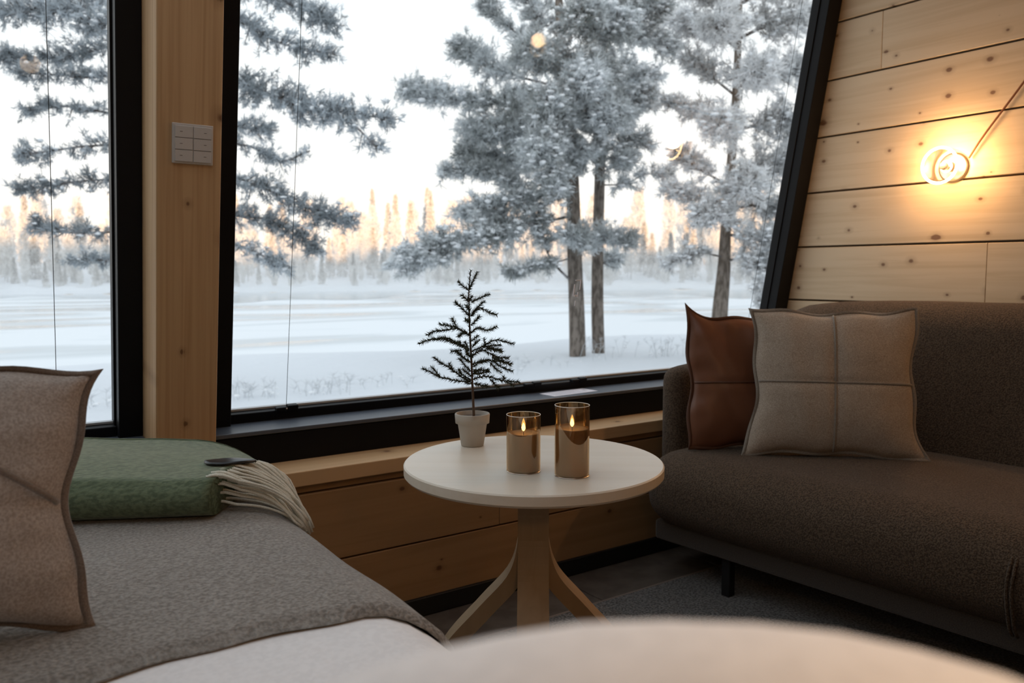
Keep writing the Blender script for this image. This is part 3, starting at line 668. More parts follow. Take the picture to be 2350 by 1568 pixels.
loop += [(rr * (1 - math.cos(th)), HT / 2 - rr * math.sin(th)) for th in np.linspace(math.pi / 2, -math.pi / 2 * 0.8, 8)]
V, Fq = [], []; nl = len(loop); As = np.linspace(-1.0, 0.0, na)
for a in As:
    grow = 1.0 + 0.32 * min(1, max(0, (-a - 0.1) / 0.5))
    for (b, hh) in loop:
        wz = 0.004 * float(vnoise(np.array([[a * 8, b * 8, hh * 4]]), 21, 2)[0])
        V.append(gpt(a + 0.012 * math.sin(b * 14) + 0.075 * (b / BW) ** 1.5 * (a + 1.0), b, hh * grow + (wz if hh > 0.01 else 0)) - GO)
for i in range(na - 1):
    for k in range(nl): j = (k + 1) % nl; Fq.append((i * nl + k, (i + 1) * nl + k, (i + 1) * nl + j, i * nl + j))
Fq.append(tuple(range(nl))); Fq.append(tuple((na - 1) * nl + k for k in range(nl - 1, -1, -1)))
part('wool_body', V, Fq, M['green'], gb)
NS = 104
for k in range(NS):
    lay = (0, 1, 0, 2, 0, 1, 3)[k % 7]; b = 0.045 + (k + 0.5) / NS * (BW - 0.075) + rng.uniform(-0.003, 0.003); h0 = [0.074, 0.056, 0.036, 0.018][lay] + rng.uniform(-0.003, 0.003)
    ln = rng.uniform(0.15, 0.19) * (1 - 0.3 * b / BW); pts = []; swy = -0.012 + 0.010 * math.sin(k * 0.55) + rng.uniform(-0.006, 0.006); cur = 0.75 + 0.12 * math.sin(k * 0.9) + rng.uniform(-0.08, 0.08)
    for t in np.linspace(0, 1, 12):
        hh = h0 + 0.005 * math.sin(min(1, t * 3) * math.pi) - (h0 - 0.004) * min(1, t * cur * 1.2) ** 1.7
        pts.append(gpt(-0.014 + 0.075 * (b / BW) ** 1.5 + ln * t, b + swy * t + 0.004 * math.sin(t * 4 + k * 0.4), max(hh, 0.004)) - GO)
    v, f = tube(pts, [0.0034 - 0.0007 * t / 11 for t in range(12)], 6); part('fringe_strand', v, f, M['fringe'], gb)
V = []; Fq = []
pc = atz(514, 1072, 0.735); pf = np.array([pc[0], pc[1]]) - GF; pa_, pb_ = pf @ av, pf @ bv
for i in range(13):
    for j in range(7):
        u, w_ = i / 12 - 0.5, j / 6 - 0.5; rr_ = math.sqrt(max(0.02, 1 - (2 * u) ** 2))
        a = pa_ + u * 0.078; b = pb_ + w_ * 0.055 * rr_
        V.append(gpt(a, b, HT + 0.0075 + 0.004 * math.cos(w_ * 3) + 0.002 * u) - GO)
for i in range(12):
    for j in range(6): a = i * 7 + j; Fq.append((a, a + 7, a + 8, a + 1))
pt = part('leather_patch', V, Fq, M['patch'], gb); pt['label'] = 'black oval leather patch'
sm = pt.modifiers.new('thick', 'SOLIDIFY'); sm.thickness = 0.004; sm.offset = 0

# white pillow standing upright right in front of the viewer
pd = 0.225; pcen = at(1590, 1500, pd)                                          # apex of the pillow
pw = empty('pillow', (0, 0, 0)); tag(pw, 'plump white pillow standing upright on the duvet', 'pillow')
ph = pcen[2] - 0.643; hw_, hh_ = 0.235, ph / 2
def pil(p):
    q = p.copy(); rx, rz = p[:, 0] / hw_, p[:, 2] / hh_
    q[:, 0] *= 1 - 0.10 * np.clip(rz, -1, 1) ** 2 * 1.0
    q[:, 2] -= np.where(p[:, 2] > 0, 1, 0) * (np.clip(np.abs(p[:, 0]) , 0, None) ** 2 / (2 * 0.34))
    q[:, 1] *= 1 - 0.55 * np.clip(np.abs(rx), 0, 1) ** 3
    return q + 0.003 * np.stack([vnoise(p * 9, 31), vnoise(p * 9, 32), vnoise(p * 9, 33)], 1)
V, Fc = dense_rbox(hw_, 0.06, hh_, 0.058, 24, pil)
fwd = np.array([FW[0], FW[1]]) / np.hypot(FW[0], FW[1])
pw.location = (pcen[0] + fwd[0] * 0.01, pcen[1] + fwd[1] * 0.01, 0.643 + hh_); pw.rotation_euler = (0, 0, -YAW)
part('pillowcase', V, Fc, M['white_linen'], pw)

# ================================================================== outdoors: snow, river, far shore
def polar_grid(rs, angs, zf):
    V, Fq = [], []; na_ = len(angs)
    for r in rs:
        for a in angs: x, y = r * math.sin(a), r * math.cos(a); V.append((x, y, zf(x, y, r, a)))
    for i in range(len(rs) - 1):
        for j in range(na_ - 1): k = i * na_ + j; Fq.append((k, k + na_, k + na_ + 1, k + 1))
    return V, Fq
def ground_z(x, y, r=None, a=None):
    r = math.hypot(x, y) if r is None else r; a = math.atan2(x, y) if a is None else a
    n = float(vnoise(np.array([[x * 0.35, y * 0.35, 0]]), 41, 4)[0])
    edge = 17.5 + 5.5 * min(1, max(0, (a - R(10)) / R(30))) + 1.2 * math.sin(a * 9)
    base = -0.74 + 0.05 * n + 0.15 * min(1, max(0, (a - R(35)) / R(25)))
    t = min(1, max(0, (r - edge) / 7.0)); t = t * t * (3 - 2 * t)
    return base * (1 - t) + (-2.5) * t
snow = mat('snow_ground_mat', (0.72, 0.75, 0.79), 0.85, spec=0.2)
_nt = snow.node_tree; _n = nd(_nt, 'ShaderNodeTexNoise'); _n.inputs['Scale'].default_value = 3.0; _n.inputs['Detail'].default_value = 6
_tc = nd(_nt, 'ShaderNodeTexCoord'); L(_nt, _tc.outputs['Object'], _n.inputs[0]); _b = nd(_nt, 'ShaderNodeBump'); _b.inputs['Strength'].default_value = 0.5; _b.inputs['Distance'].default_value = 0.15
L(_nt, _n.outputs[0], _b.inputs['Height']); L(_nt, _b.outputs[0], _nt.nodes['Principled BSDF'].inputs['Normal'])
V, Fq = polar_grid(np.r_[np.linspace(3.6, 12, 20), np.linspace(12.5, 34, 44)], np.linspace(R(-75), R(110), 150), ground_z)
tag(part('snow_bank', V, Fq, snow, None), kind='structure')
WZ = -2.3
def river_mat():
    m = mat('river_ice', (0.85, 0.88, 0.91), 0.5); nt = m.node_tree; b = nt.nodes['Principled BSDF']
    tc = nd(nt, 'ShaderNodeTexCoord'); k = nd(nt, 'ShaderNodeMapping'); k.inputs['Rotation'].default_value = (0, 0, R(36)); k.inputs['Scale'].default_value = (0.028, 0.085, 1)
    L(nt, tc.outputs['Object'], k.inputs[0])
    n = nd(nt, 'ShaderNodeTexNoise'); n.inputs['Scale'].default_value = 1.0; n.inputs['Detail'].default_value = 4; n.inputs['Roughness'].default_value = 0.5; n.inputs['Distortion'].default_value = 0.7
    L(nt, k.outputs[0], n.inputs[0])
    r = ramp(nt, n.outputs[0], [(0.40, (0.46, 0.50, 0.53)), (0.46, (0.58, 0.62, 0.65)), (0.52, (0.76, 0.79, 0.82))]); L(nt, r.outputs[0], b.inputs['Base Color'])
    L(nt, ramp(nt, n.outputs[0], [(0.40, (0.18, 0.18, 0.18)), (0.50, (0.8, 0.8, 0.8))]).outputs[0], b.inputs['Roughness']); return m
V = [(-320, 15, WZ), (330, 15, WZ), (330, 420, WZ), (-320, 420, WZ)]
tag(part('river_ice_sheet', V, [(0, 1, 2, 3)], river_mat(), None, False), kind='structure')
shore = lambda px: 122 + 40 * min(1, max(0, px / 1500))                        # distance along the view axis
openw = mat('open_water', (0.40, 0.44, 0.46), 0.12, spec=0.6)
V, Fq = [], []
pxs = np.linspace(-1100, 2400, 76)
for i, px in enumerate(pxs):
    d = shore(px); hgt = 0.80 + 0.10 * math.sin(px * 0.006 + 1) + 0.05 * math.sin(px * 0.021)
    for dd in (d * hgt, d * 1.02):
        p = at(px, 700, dd); V.append((p[0], p[1], WZ + 0.02))
for i in range(len(pxs) - 1): Fq.append((2 * i, 2 * i + 2, 2 * i + 3, 2 * i + 1))
tag(part('open_water_channel', V, Fq, openw, None, False), kind='structure')
V, Fq = [], []
for i, px in enumerate(pxs):
    d = shore(px)
    for dd, z in ((d, WZ - 0.05), (d * 1.006, WZ + 0.75), (d * 1.05, WZ + 1.3), (d * 1.35, WZ + 4.5), (d * 2.2, WZ + 12)):
        p = at(px, 700, dd); V.append((p[0], p[1], z + 0.3 * math.sin(i * 1.7 + dd)))
for i in range(len(pxs) - 1):
    for k in range(4): a = i * 5 + k; Fq.append((a, a + 5, a + 6, a + 1))
tag(part('far_bank', V, Fq, snow, None), kind='structure')
# added unseen ridge behind the cabin that keeps the low sun off everything but the far tree tops
V, Fq = [], []
for i, x in enumerate(np.linspace(-200, 120, 41)):
    tz = 17.6 + 1.6 * math.sin(i * 0.9) + 1.0 * math.sin(i * 2.3)
    for y, z in ((-20, -1.0), (-40, tz * 0.6), (-62, tz), (-90, tz * 0.7), (-130, -1)): V.append((x, y - 0.25 * x, z))
for i in range(40):
    for k in range(4): a = i * 5 + k; Fq.append((a, a + 5, a + 6, a + 1))
tag(part('sun_blocker_ridge', V, Fq, snow, None), kind='structure')

# ------------------------------------------------------------------ frosted trees
def mesh_fast(name, V, T, m, attr=None, smooth=False):
    me = bpy.data.meshes.new(name); V = np.ascontiguousarray(V, np.float32); T = np.ascontiguousarray(T, np.int32); nf = len(T)
    me.vertices.add(len(V)); me.vertices.foreach_set('co', V.ravel()); me.loops.add(nf * 3); me.loops.foreach_set('vertex_index', T.ravel())
    me.polygons.add(nf); me.polygons.foreach_set('loop_start', np.arange(nf, dtype=np.int32) * 3)
    if smooth: me.polygons.foreach_set('use_smooth', np.ones(nf, bool))
    me.update(calc_edges=True)
    if attr is not None:
        a = me.attributes.new('frost', 'FLOAT', 'POINT'); a.data.foreach_set('value', np.ascontiguousarray(attr, np.float32))
    me.materials.append(m); return me
def unit(v): return v / (np.linalg.norm(v, axis=-1, keepdims=True) + 1e-9)
ICO = None
def ico():
    global ICO
    if ICO is None:
        bm = bmesh.new(); bmesh.ops.create_icosphere(bm, subdivisions=1, radius=1.0)
        ICO = (np.array([v.co[:] for v in bm.verts]), np.array([[v.index for v in f.verts] for f in bm.faces])); bm.free()
    return ICO
def foliage(P, A, size, fr, m=13, width=0.10):
    """needle tufts: P base points, A axes, size lengths, fr frost value"""
    N = len(P); d = unit(A[:, None, :] * 0.75 + rng.normal(size=(N, m, 3)) * 0.62)
    ln = size[:, None] * rng.uniform(0.6, 1.1, (N, m)); side = unit(np.cross(d, rng.normal(size=(N, m, 3)))) * (size[:, None] * width)[..., None]
    p = P[:, None, :] + A[:, None, :] * (rng.uniform(-0.3, 0.3, (N, m)) * size[:, None])[..., None]
    v = np.stack([p - side * 0.5 + d * (ln * 0.05)[..., None], p + side * 0.5 + d * (ln * 0.05)[..., None], p + d * ln[..., None] + side * 0.35, p + d * ln[..., None] - side * 0.35], 2).reshape(-1, 3)
    k = np.arange(N * m)[:, None] * 4; T = np.concatenate([k + np.array([[0, 1, 2]]), k + np.array([[0, 2, 3]])], 0)
    f0 = np.repeat(fr, m) + rng.normal(size=N * m) * 0.12; f = np.repeat(np.clip(f0, 0, 1), 4)
    return v, T, f
def snow_blobs(P, size):
    iv, it = ico(); N = len(P); s = size[:, None] * rng.uniform(0.6, 1.3, (N, 3)) * np.array([1.25, 1.25, 0.62])
    v = P[:, None, :] + iv[None] * s[:, None, :] * rng.uniform(0.8, 1.2, (N, len(iv), 1)); T = it[None] + (np.arange(N) * len(iv))[:, None, None]
    return v.reshape(-1, 3), T.reshape(-1, 3)
DEPTH = np.array([FW[0], FW[1], 0]); DEPTH = DEPTH / np.linalg.norm(DEPTH)
def pine(name, label, d, trunk, limbs, mneed, tuft=0.15, dens=1.0, snowp=0.35, frost=0.55, seed=1, group=None, snow=True, vert=0.6, sp=1.3):
    """trunk: (px, py, radius px); limbs: list of (spread px, density, [(px, py, depth offset)...])"""
    global rng
    rng = np.random.default_rng(seed); u = d / F_PX                        # metres per pixel at that distance
    base = at(trunk[0][0], trunk[0][1], d); o = empty(name, base); tag(o, label, 'tree', group)
    tp = spline([at(x, y, d) - base for x, y, r in trunk], 40); rad = np.interp(np.linspace(0, 1, 40), np.linspace(0, 1, len(trunk)), [r * u for x, y, r in trunk])
    tp[0][2] -= 0.25
    v, f = tube(tp, list(rad), 14); part('trunk', v, f, M['bark'], o)
    limb_parts, P, A = [], [], []
    def add_limb(spread, dn, pts, r0):
        C_ = spline([at(x, y, d + dd) - base for x, y, dd in pts], 8 * len(pts)); n = len(C_)
        C_ += np.stack([vnoise(C_ * 2.2 + k * 9, seed + k, 2) for k in range(3)], 1) * 0.05 * np.linspace(0, 1, n)[:, None]
        limb_parts.append(tube(C_, list(np.linspace(r0, 0.012, n)), 7))
        Lm = np.linalg.norm(np.diff(C_, axis=0), axis=1).sum(); S = spread * u * sp
        ns = max(6, int(dn * dens * 24 * Lm * (0.4 + S)))
        for _ in range(ns):
            t = rng.uniform(0.16, 1.0) ** 0.8; i = min(int(t * (n - 1)), n - 2); p = C_[i] + (C_[i + 1] - C_[i]) * (t * (n - 1) - i); td = unit(C_[i + 1] - C_[i])
            rd = rng.normal(size=3) * np.array([1, 1, vert]); rd -= td * (rd @ td) * 0.6
            dv = unit(unit(rd) + td * 0.55 + np.array([0, 0, 0.06])); ln = S * rng.uniform(0.35, 1.1) * (1 - 0.45 * t)
            e1 = p + dv * ln; mid = p + dv * ln * 0.5 + np.array([0, 0, -0.04 * ln])
            limb_parts.append(tube([p, mid, e1], [0.012, 0.009, 0.005], 4, False))
            k = max(3, int(ln / (tuft * 0.42)))
            for q_ in range(k):
                s = (q_ + 1) / k; pos = p + (mid - p) * min(1, s * 2) if s < 0.5 else mid + (e1 - mid) * (s * 2 - 1)
                if s < 0.25: continue
                P.append(pos + rng.normal(size=3) * 0.035); A.append(unit(dv + rng.normal(size=3) * 0.45 + np.array([0, 0, 0.25])))
    for (spread, dn, pts) in limbs: add_limb(spread, dn, pts, max(0.018, min(0.055, 0.006 * spread * u * 12)))
    V, Fq = join(limb_parts); br = part('branches', V, Fq, M['limb'], o)
    br['kind'] = 'stuff'
    P, A = np.array(P), np.array(A)
    fr = np.clip(frost + 0.22 * vnoise(P * 1.3, seed + 3, 3) + rng.normal(size=len(P)) * 0.13, 0, 1)
    v, T, f_ = foliage(P, A, tuft * rng.uniform(0.65, 1.15, len(P)), fr)
    tag(link('frosted_needles', mesh_fast('frosted_needles', v, T, mneed, f_), o), kind='stuff')
    if snow:
        sel = rng.uniform(size=len(P)) < snowp * np.clip(0.55 + 0.8 * vnoise(P * 1.1, seed + 9, 2), 0.08, 1.6)
        Q = P[sel] + np.array([0, 0, tuft * 0.28]); v, T = snow_blobs(Q, tuft * rng.uniform(0.20, 0.42, len(Q)))
        tag(link('snow_load', mesh_fast('snow_load', v, T, M['snowcap'], None, True), o), kind='stuff')
    return o
pine('snowy_pine', 'tall snow laden pine with the thicker of the twin trunks', 18.0,
     [(1326, 822, 19), (1323, 700, 18), (1319, 600, 17), (1316, 480, 15.5), (1311, 350, 14), (1298, 200, 12), (1286, 60, 10), (1276, -140, 6)],
     [(48, 1.5, [(1316, 495, 0), (1200, 520, -.6), (1080, 545, -1), (985, 578, -1.4), (915, 603, -1.6)]), (40, 1.2, [(1205, 516, -.6), (1130, 500, -.4), (1060, 490, -.2)]),
      (40, 1.1, [(1315, 650, 0), (1262, 592, -.2), (1238, 520, -.3), (1180, 425, -.3), (1110, 388, -.3), (1015, 392, -.4)]), (58, 1.2, [(1306, 380, 0), (1200, 372, .3), (1110, 362, .4), (1065, 345, .4)]),
      (55, 1.2, [(1304, 330, 0), (1180, 300, -.6), (1070, 290, -.9)]), (40, 1.4, [(1300, 275, 0), (1150, 242, -.3), (1010, 222, -.4), (925, 205, -.4)]), (45, 1.3, [(1297, 205, 0), (1180, 172, .4), (1090, 135, .6), (1050, 112, .6)]),
      (26, 1.2, [(1290, 120, 0), (1200, 85, -.3), (1135, 25, -.5), (1115, 10, -.5)]), (55, 1.0, [(1287, 90, 0), (1230, 30, .4), (1190, -40, .6)]), (13, 1.4, [(1317, 590, 0), (1260, 606, -.3), (1210, 614, -.5), (1160, 624, -.6)]),
      (32, 1.0, [(1312, 425, 0), (1230, 445, -.5), (1150, 462, -.8), (1095, 475, -.9)]), (60, 1.2, [(1302, 250, 0), (1280, 262, -1.5), (1255, 240, -2.4)]), (60, 1.2, [(1296, 180, 0), (1330, 205, -1.5), (1345, 180, -2.2)]),
      (58, 1.1, [(1309, 330, 0), (1255, 335, -1.6), (1230, 345, -2.2)]), (60, 1.0, [(1290, 110, 0), (1250, 130, -1.5), (1210, 120, -2.2)]), (60, 1.0, [(1286, 40, 0), (1330, 50, -1.3), (1350, 30, -2)]),
      (40, 1.0, [(1316, 470, 0), (1280, 430, -1.2), (1250, 400, -1.8)]), (60, 1.0, [(1302, 260, 0), (1230, 240, 1.4), (1170, 220, 2)]), (55, 1.0, [(1308, 340, 0), (1240, 320, 1.3), (1160, 310, 2)])],
     M['needles'], 0.16, 2.1, 0.75, 0.68, 11, 'pines on the snow bank')
pine('snowy_pine', 'snow laden pine with the thinner of the twin trunks', 18.6,
     [(1374, 819, 14.5), (1371, 700, 14), (1372, 560, 13), (1376, 420, 12), (1380, 280, 11), (1385, 100, 9), (1388, -140, 6)],
     [(42, 1.3, [(1372, 565, 0), (1400, 548, -.6), (1445, 552, -.8)]), (38, 1.3, [(1372, 585, 0), (1340, 556, -1.0), (1310, 545, -1.5)]), (26, 0.7, [(1376, 425, 0), (1430, 422, .2), (1485, 402, .3), (1540, 395, .3)]),
      (46, 1.1, [(1378, 350, 0), (1430, 335, -.5), (1480, 320, -.7)]), (52, 1.2, [(1380, 265, 0), (1440, 240, -.6), (1490, 215, -.8)]), (46, 1.2, [(1383, 195, 0), (1440, 165, .3), (1500, 185, .4)]),
      (48, 1.2, [(1385, 100, 0), (1450, 75, .5), (1545, 110, .7)]), (52, 1.2, [(1386, 30, 0), (1450, 5, .2), (1530, 30, .3)]), (62, 1.2, [(1380, 285, 0), (1392, 275, -1.5), (1400, 260, -2.3)]), (60, 1.2, [(1383, 190, 0), (1362, 175, -1.5), (1350, 160, -2.2)]),
      (62, 1.1, [(1386, 70, 0), (1395, 60, -1.4), (1420, 50, -2)]), (50, 1.1, [(1379, 350, 0), (1345, 355, -1.2), (1330, 350, -1.7)]), (36, 0.9, [(1376, 400, 0), (1410, 380, -1), (1440, 370, -1.4)]), (60, 1.0, [(1382, 220, 0), (1440, 200, 1.5), (1470, 190, 2.0)]), (60, 1.0, [(1386, 40, 0), (1440, 10, 1.5), (1470, 0, 2.0)]), (30, .8, [(1372, 610, 0), (1395, 600, .5), (1420, 590, .8)])],
     M['needles'], 0.16, 2.1, 0.75, 0.68, 12, 'pines on the snow bank')
pine('snowy_pine', 'pale hoar frosted pine with leaning trunk beside the slanted window jamb', 17.0,
     [(1648, 815, 19), (1652, 720, 18), (1661, 620, 15), (1666, 520, 12), (1680, 350, 10), (1690, 200, 9), (1697, 0, 7), (1700, -150, 5)],
     [(40, .9, [(1668, 520, 0), (1600, 455, -.3), (1535, 432, -.4)]), (30, .6, [(1664, 590, 0), (1600, 582, -.5), (1530, 612, -.7)]), (60, 1.2, [(1670, 480, 0), (1740, 470, -.3), (1800, 480, -.4)]), (42, 1., [(1675, 430, 0), (1600, 382, .3), (1555, 352, .4)]),
      (60, 1.2, [(1676, 400, 0), (1760, 380, .3), (1820, 380, .4)]), (36, .9, [(1684, 300, 0), (1600, 255, -.4), (1525, 232, -.5)]), (62, 1.2, [(1684, 300, 0), (1770, 280, -.4), (1840, 270, -.5)]), (46, 1.1, [(1688, 220, 0), (1620, 165, .3), (1570, 130, .4)]),
      (62, 1.2, [(1690, 200, 0), (1770, 170, .3), (1850, 150, .4)]), (52, 1.2, [(1693, 110, 0), (1620, 65, -.3), (1560, 40, -.4)]), (62, 1.2, [(1694, 90, 0), (1780, 50, -.3), (1860, 30, -.4)]), (55, 1.2, [(1697, 30, 0), (1640, -10, .3), (1590, -20, .3)]), (62, 1.1, [(1697, 10, 0), (1770, -30, .2), (1840, -40, .2)]),
      (46, 1.2, [(1663, 600, 0), (1720, 590, -.4), (1768, 635, -.6), (1765, 690, -.6)]), (50, 1.2, [(1667, 540, 0), (1730, 540, -.5), (1785, 565, -.7)]), (55, 1., [(1672, 450, 0), (1700, 430, -1.4), (1720, 420, -2)]), (55, 1., [(1685, 300, 0), (1660, 290, -1.4), (1640, 280, -2)]), (55, 1., [(1690, 180, 0), (1720, 170, -1.4), (1740, 160, -2)]), (55, 1., [(1695, 60, 0), (1660, 60, -1.4), (1640, 60, -2)]), (50, 1, [(1668, 520, 0), (1640, 490, -1.2), (1610, 480, -1.6)])],
     M['needles_pale'], 0.14, 2.1, 0.6, 0.74, 13, 'pines on the snow bank')
pine('snowy_pine', 'bluish frosted pine behind the pine post with branches reaching both ways', 12.5,
     [(424, 905, 26), (420, 700, 24), (418, 400, 20), (416, 100, 15), (415, -220, 8)],
     [(34, 1.2, [(415, -60, 0), (560, -15, -.4), (690, 15, -.6), (780, 60, -.6)]), (34, 1.2, [(416, 40, 0), (560, 55, .3), (650, 100, .4), (765, 122, .4)]), (42, 1.3, [(417, 175, 0), (545, 180, -.5), (640, 228, -.7), (760, 255, -.8), (890, 268, -.8)]),
      (26, .8, [(760, 260, -.8), (820, 290, -.9), (865, 335, -.9)]), (24, .7, [(417, 320, 0), (560, 330, .3), (640, 372, .4), (710, 352, .4)]), (34, 1.3, [(418, 380, 0), (540, 405, -.2), (640, 445, -.3), (730, 485, -.3), (815, 510, -.3)]), (36, 1.2, [(418, 470, 0), (540, 495, .3), (620, 505, .4), (690, 545, .4), (720, 575, .4)]),
      (22, .8, [(419, 560, 0), (540, 562, -.3), (620, 592, -.4), (665, 605, -.4)]), (46, 1.2, [(415, -40, 0), (250, 5, -.3), (110, 20, -.4), (-40, 30, -.4)]), (38, 1.2, [(416, 80, 0), (260, 105, .3), (130, 135, .4), (10, 130, .4)]), (28, .9, [(416, 150, 0), (280, 172, -.4), (150, 172, -.5), (30, 160, -.5)]), (24, .8, [(417, 285, 0), (270, 262, .3), (140, 245, .4), (60, 250, .4)]),
      (26, .8, [(417, 335, 0), (260, 332, -.4), (120, 345, -.5), (40, 350, -.5)]), (24, .9, [(418, 390, 0), (250, 412, .3), (110, 428, .4), (40, 432, .4)]), (24, .9, [(418, 500, 0), (260, 532, -.3), (140, 530, -.4), (80, 510, -.4)]), (22, .8, [(419, 590, 0), (250, 600, .3), (160, 592, .4)]), (40, 1.0, [(416, 0, 0), (300, 40, -1.2), (200, 60, -1.6)]), (36, 1.0, [(417, 230, 0), (540, 290, 1.0), (620, 300, 1.4)])],
     M['needles_blue'], 0.105, 2.0, 0.12, 0.6, 14, 'pines on the snow bank', vert=0.8, sp=1.45)

# far shore forest: shared meshes, each tree an object of its own
rng = np.random.default_rng(77)
def far_spruce(seed):
    r = np.random.default_rng(seed); P, A, S, Fz = [], [], [], []
    for i in range(420):
        t = r.uniform(0, 1) ** 0.75; z = 0.06 + 0.94 * t; rad = 0.17 * (1 - t) ** 0.85 + 0.006; th = r.uniform(0, 6.283); q = rad * r.uniform(0.35, 1)
        P.append((q * math.cos(th), q * math.sin(th), z - 0.05 * q / 0.17)); A.append((math.cos(th), math.sin(th), -0.35 + r.normal() * 0.2)); S.append(0.05 + 0.03 * (1 - t)); Fz.append(np.clip(0.55 + 0.25 * r.normal(), 0, 1))
    v, T, f = foliage(np.array(P), unit(np.array(A)), np.array(S), np.array(Fz), 5, 0.30)
    tv, tf = tube([(0, 0, -0.03), (0, 0, 0.95)], [0.012, 0.003], 5)
    tt = [(q[0], q[1], q[2]) for q in tf[:-2]] + [(q[0], q[2], q[3]) for q in tf[:-2]]
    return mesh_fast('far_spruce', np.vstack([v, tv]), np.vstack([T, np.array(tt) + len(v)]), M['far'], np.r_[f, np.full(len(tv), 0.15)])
def far_birch(seed):
    r = np.random.default_rng(seed); P, A, S, Fz = [], [], [], []
    for i in range(430):
        t = r.uniform(0.12, 1); th = r.uniform(0, 6.283); w = 0.17 * math.sin(min(1, t * 1.05) * math.pi * 0.93) ** 0.7 + 0.01; q = w * math.sqrt(r.uniform(0, 1))
        P.append((q * math.cos(th), q * math.sin(th), t)); A.append((math.cos(th) * 0.5, math.sin(th) * 0.5, 0.9)); S.append(r.uniform(0.05, 0.09)); Fz.append(np.clip(0.68 + 0.2 * r.normal(), 0, 1))
    v, T, f = foliage(np.array(P), unit(np.array(A)), np.array(S), np.array(Fz), 5, 0.16)
    tv, tf = tube([(0, 0, -0.03), (0.01, 0, 0.5), (0, 0.01, 0.95)], [0.010, 0.007, 0.002], 5)
    tt = [(q[0], q[1], q[2]) for q in tf[:-2]] + [(q[0], q[2], q[3]) for q in tf[:-2]]
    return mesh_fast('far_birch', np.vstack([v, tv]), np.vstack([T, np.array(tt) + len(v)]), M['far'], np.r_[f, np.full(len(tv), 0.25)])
SP = [far_spruce(k) for k in range(4)]; BI = [far_birch(k + 50) for k in range(4)]
RADF = {m.name: float(max(math.hypot(v.co.x, v.co.y) for v in m.vertices)) for m in SP + BI}
def bank_z(f): return WZ + float(np.interp(f, [1.0, 1.006, 1.05, 1.35, 2.2], [-0.05, 0.75, 1.3, 4.5, 12.0]))      # same profile as far_bank
k = 0; placed = []
for row, (f0, f1, nrow, h0, h1) in enumerate(((1.012, 1.10, 105, 4.0, 7.5), (1.07, 1.26, 112, 8.0, 11.5), (1.20, 1.62, 113, 11.0, 15.5))):
    for i in range(nrow):
        for attempt in range(400):                                               # crowns keep clear of each other
            px = -750 + 2650 * rng.uniform(0, 1); f = f0 + (f1 - f0) * rng.uniform(0, 1); d = shore(px) * f
            if 300 < px < 480: continue                                          # behind the post
            hgt = rng.uniform(h0, h1) * (0.92 if px < 900 else 1.0) * (d / 160)
            sprc = rng.uniform() < (0.55 if row == 0 else 0.4); me = SP[k % 4] if sprc else BI[k % 4]
            s = min(hgt * rng.uniform(0.72, 0.95), 11.0); rad = RADF[me.name] * s; p = at(px, 700, d)
            if all(max(abs(p[0] - q[0]), abs(p[1] - q[1])) > rad + q[2] for q in placed): break
        else: continue
        placed.append((p[0], p[1], rad)); k += 1
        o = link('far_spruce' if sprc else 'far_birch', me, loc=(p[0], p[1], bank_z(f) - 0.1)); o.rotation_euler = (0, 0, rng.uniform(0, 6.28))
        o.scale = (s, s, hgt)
        where = ('at the water edge across the river', 'in the middle of the forest across the river', 'rising sunlit at the back of the far forest')[row]; what = 'frosted conical spruce' if sprc else 'frosted bare birch'
        tag(o, ('low ', '', 'tall ')[row] + what + ' ' + where, 'tree', what + ' trees ' + where)
FAR_COUNT = k

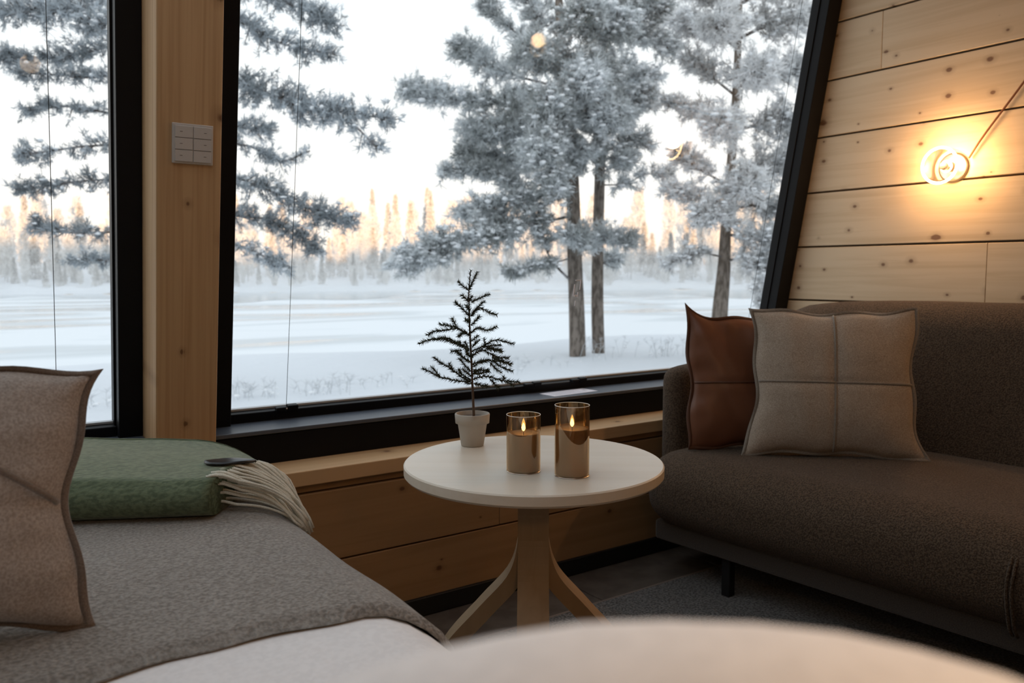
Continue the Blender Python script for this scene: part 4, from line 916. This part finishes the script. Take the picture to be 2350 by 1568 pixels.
# twiggy shrubs poking out of the snow bank
def shrub(px, py, d, w, hgt, n, label, seed):
    r = np.random.default_rng(seed); b = at(px, py, d); b[2] = ground_z(b[0], b[1]) - 0.03; o = empty('snowy_shrub', b); tag(o, label, 'shrub', 'shrubs in the snow bank')
    parts = []
    for i in range(n):
        x = r.normal() * w * 0.4; y = r.normal() * w * 0.3; hh = hgt * r.uniform(0.4, 1.1); lx, ly = r.normal(size=2) * 0.35 * hh
        c = np.array([(x, y, -0.05), (x + lx * .5, y + ly * .4, hh * 0.55), (x + lx, y + ly, hh)]); parts.append(tube(c, [0.006, 0.004, 0.002], 4, False))
        for q in range(5):
            s = r.uniform(0.35, 0.95); p = c[1] * (1 - s) + c[2] * s; e2 = p + np.array([*(r.normal(size=2) * 0.07), r.uniform(0.01, 0.08)]) ; parts.append(tube([p, e2], [0.004, 0.002], 3, False))
    V, Fq = join(parts); part('twigs', V, Fq, M['twig'], o, False)
    m_ = max(5, n // 3); Q = np.stack([r.normal(size=m_) * w * 0.42, r.normal(size=m_) * w * 0.3, r.uniform(0.0, hgt * 0.5, m_)], 1)
    v, T = snow_blobs(Q, r.uniform(0.02, 0.05, m_)); tag(link('snow_clump', mesh_fast('snow_clump', v, T, M['snowcap'], None, True), o), kind='stuff')
for (px, py, d, w, h_, n, lb) in ((575, 880, 12.5, 0.55, 0.30, 26, 'low snowy shrub in the bank beside the blind cord'), (735, 872, 13, 0.62, 0.26, 24, 'low snowy shrub just right of the blind cord'), (870, 850, 14, 0.9, 0.22, 18, 'low snowy shrub left of the spruce seedling'),
                                   (1195, 832, 16, 1.2, 0.28, 24, 'low snowy shrub between seedling and twin trunks'), (1400, 812, 17.5, 0.8, 0.5, 14, 'thin snowy shrub beside the thinner twin trunk'), (1530, 800, 17.5, 0.7, 0.42, 20, 'dark twiggy shrub beside the brown leather cushion'), (250, 925, 11.5, 0.6, 0.3, 12, 'small snowy shrub low in the narrow window')):
    shrub(px, py, d, w, h_, n, lb, int(px))

# river mist over the far channel
mv = bpy.data.materials.new('river_mist'); mv.use_nodes = True; nt = mv.node_tree; nt.nodes.clear()
o_ = nd(nt, 'ShaderNodeOutputMaterial'); v_ = nd(nt, 'ShaderNodeVolumeScatter'); v_.inputs['Color'].default_value = (1, 1, 1, 1); v_.inputs['Density'].default_value = 0.0032
L(nt, v_.outputs[0], o_.inputs['Volume'])
mist = empty('river_mist', (0, 0, WZ), (0, 0, -YAW)); tag(mist, 'white mist drifting over the far side of the river', 'mist', kind='stuff')
for top, ya in ((2.2, 85), (4.5, 95), (7.5, 105)):
    tag(fin('mist_layer', box(-230, 200, ya, 172, 0.1 + 0.01 * top, top), mv, mist), kind='stuff')
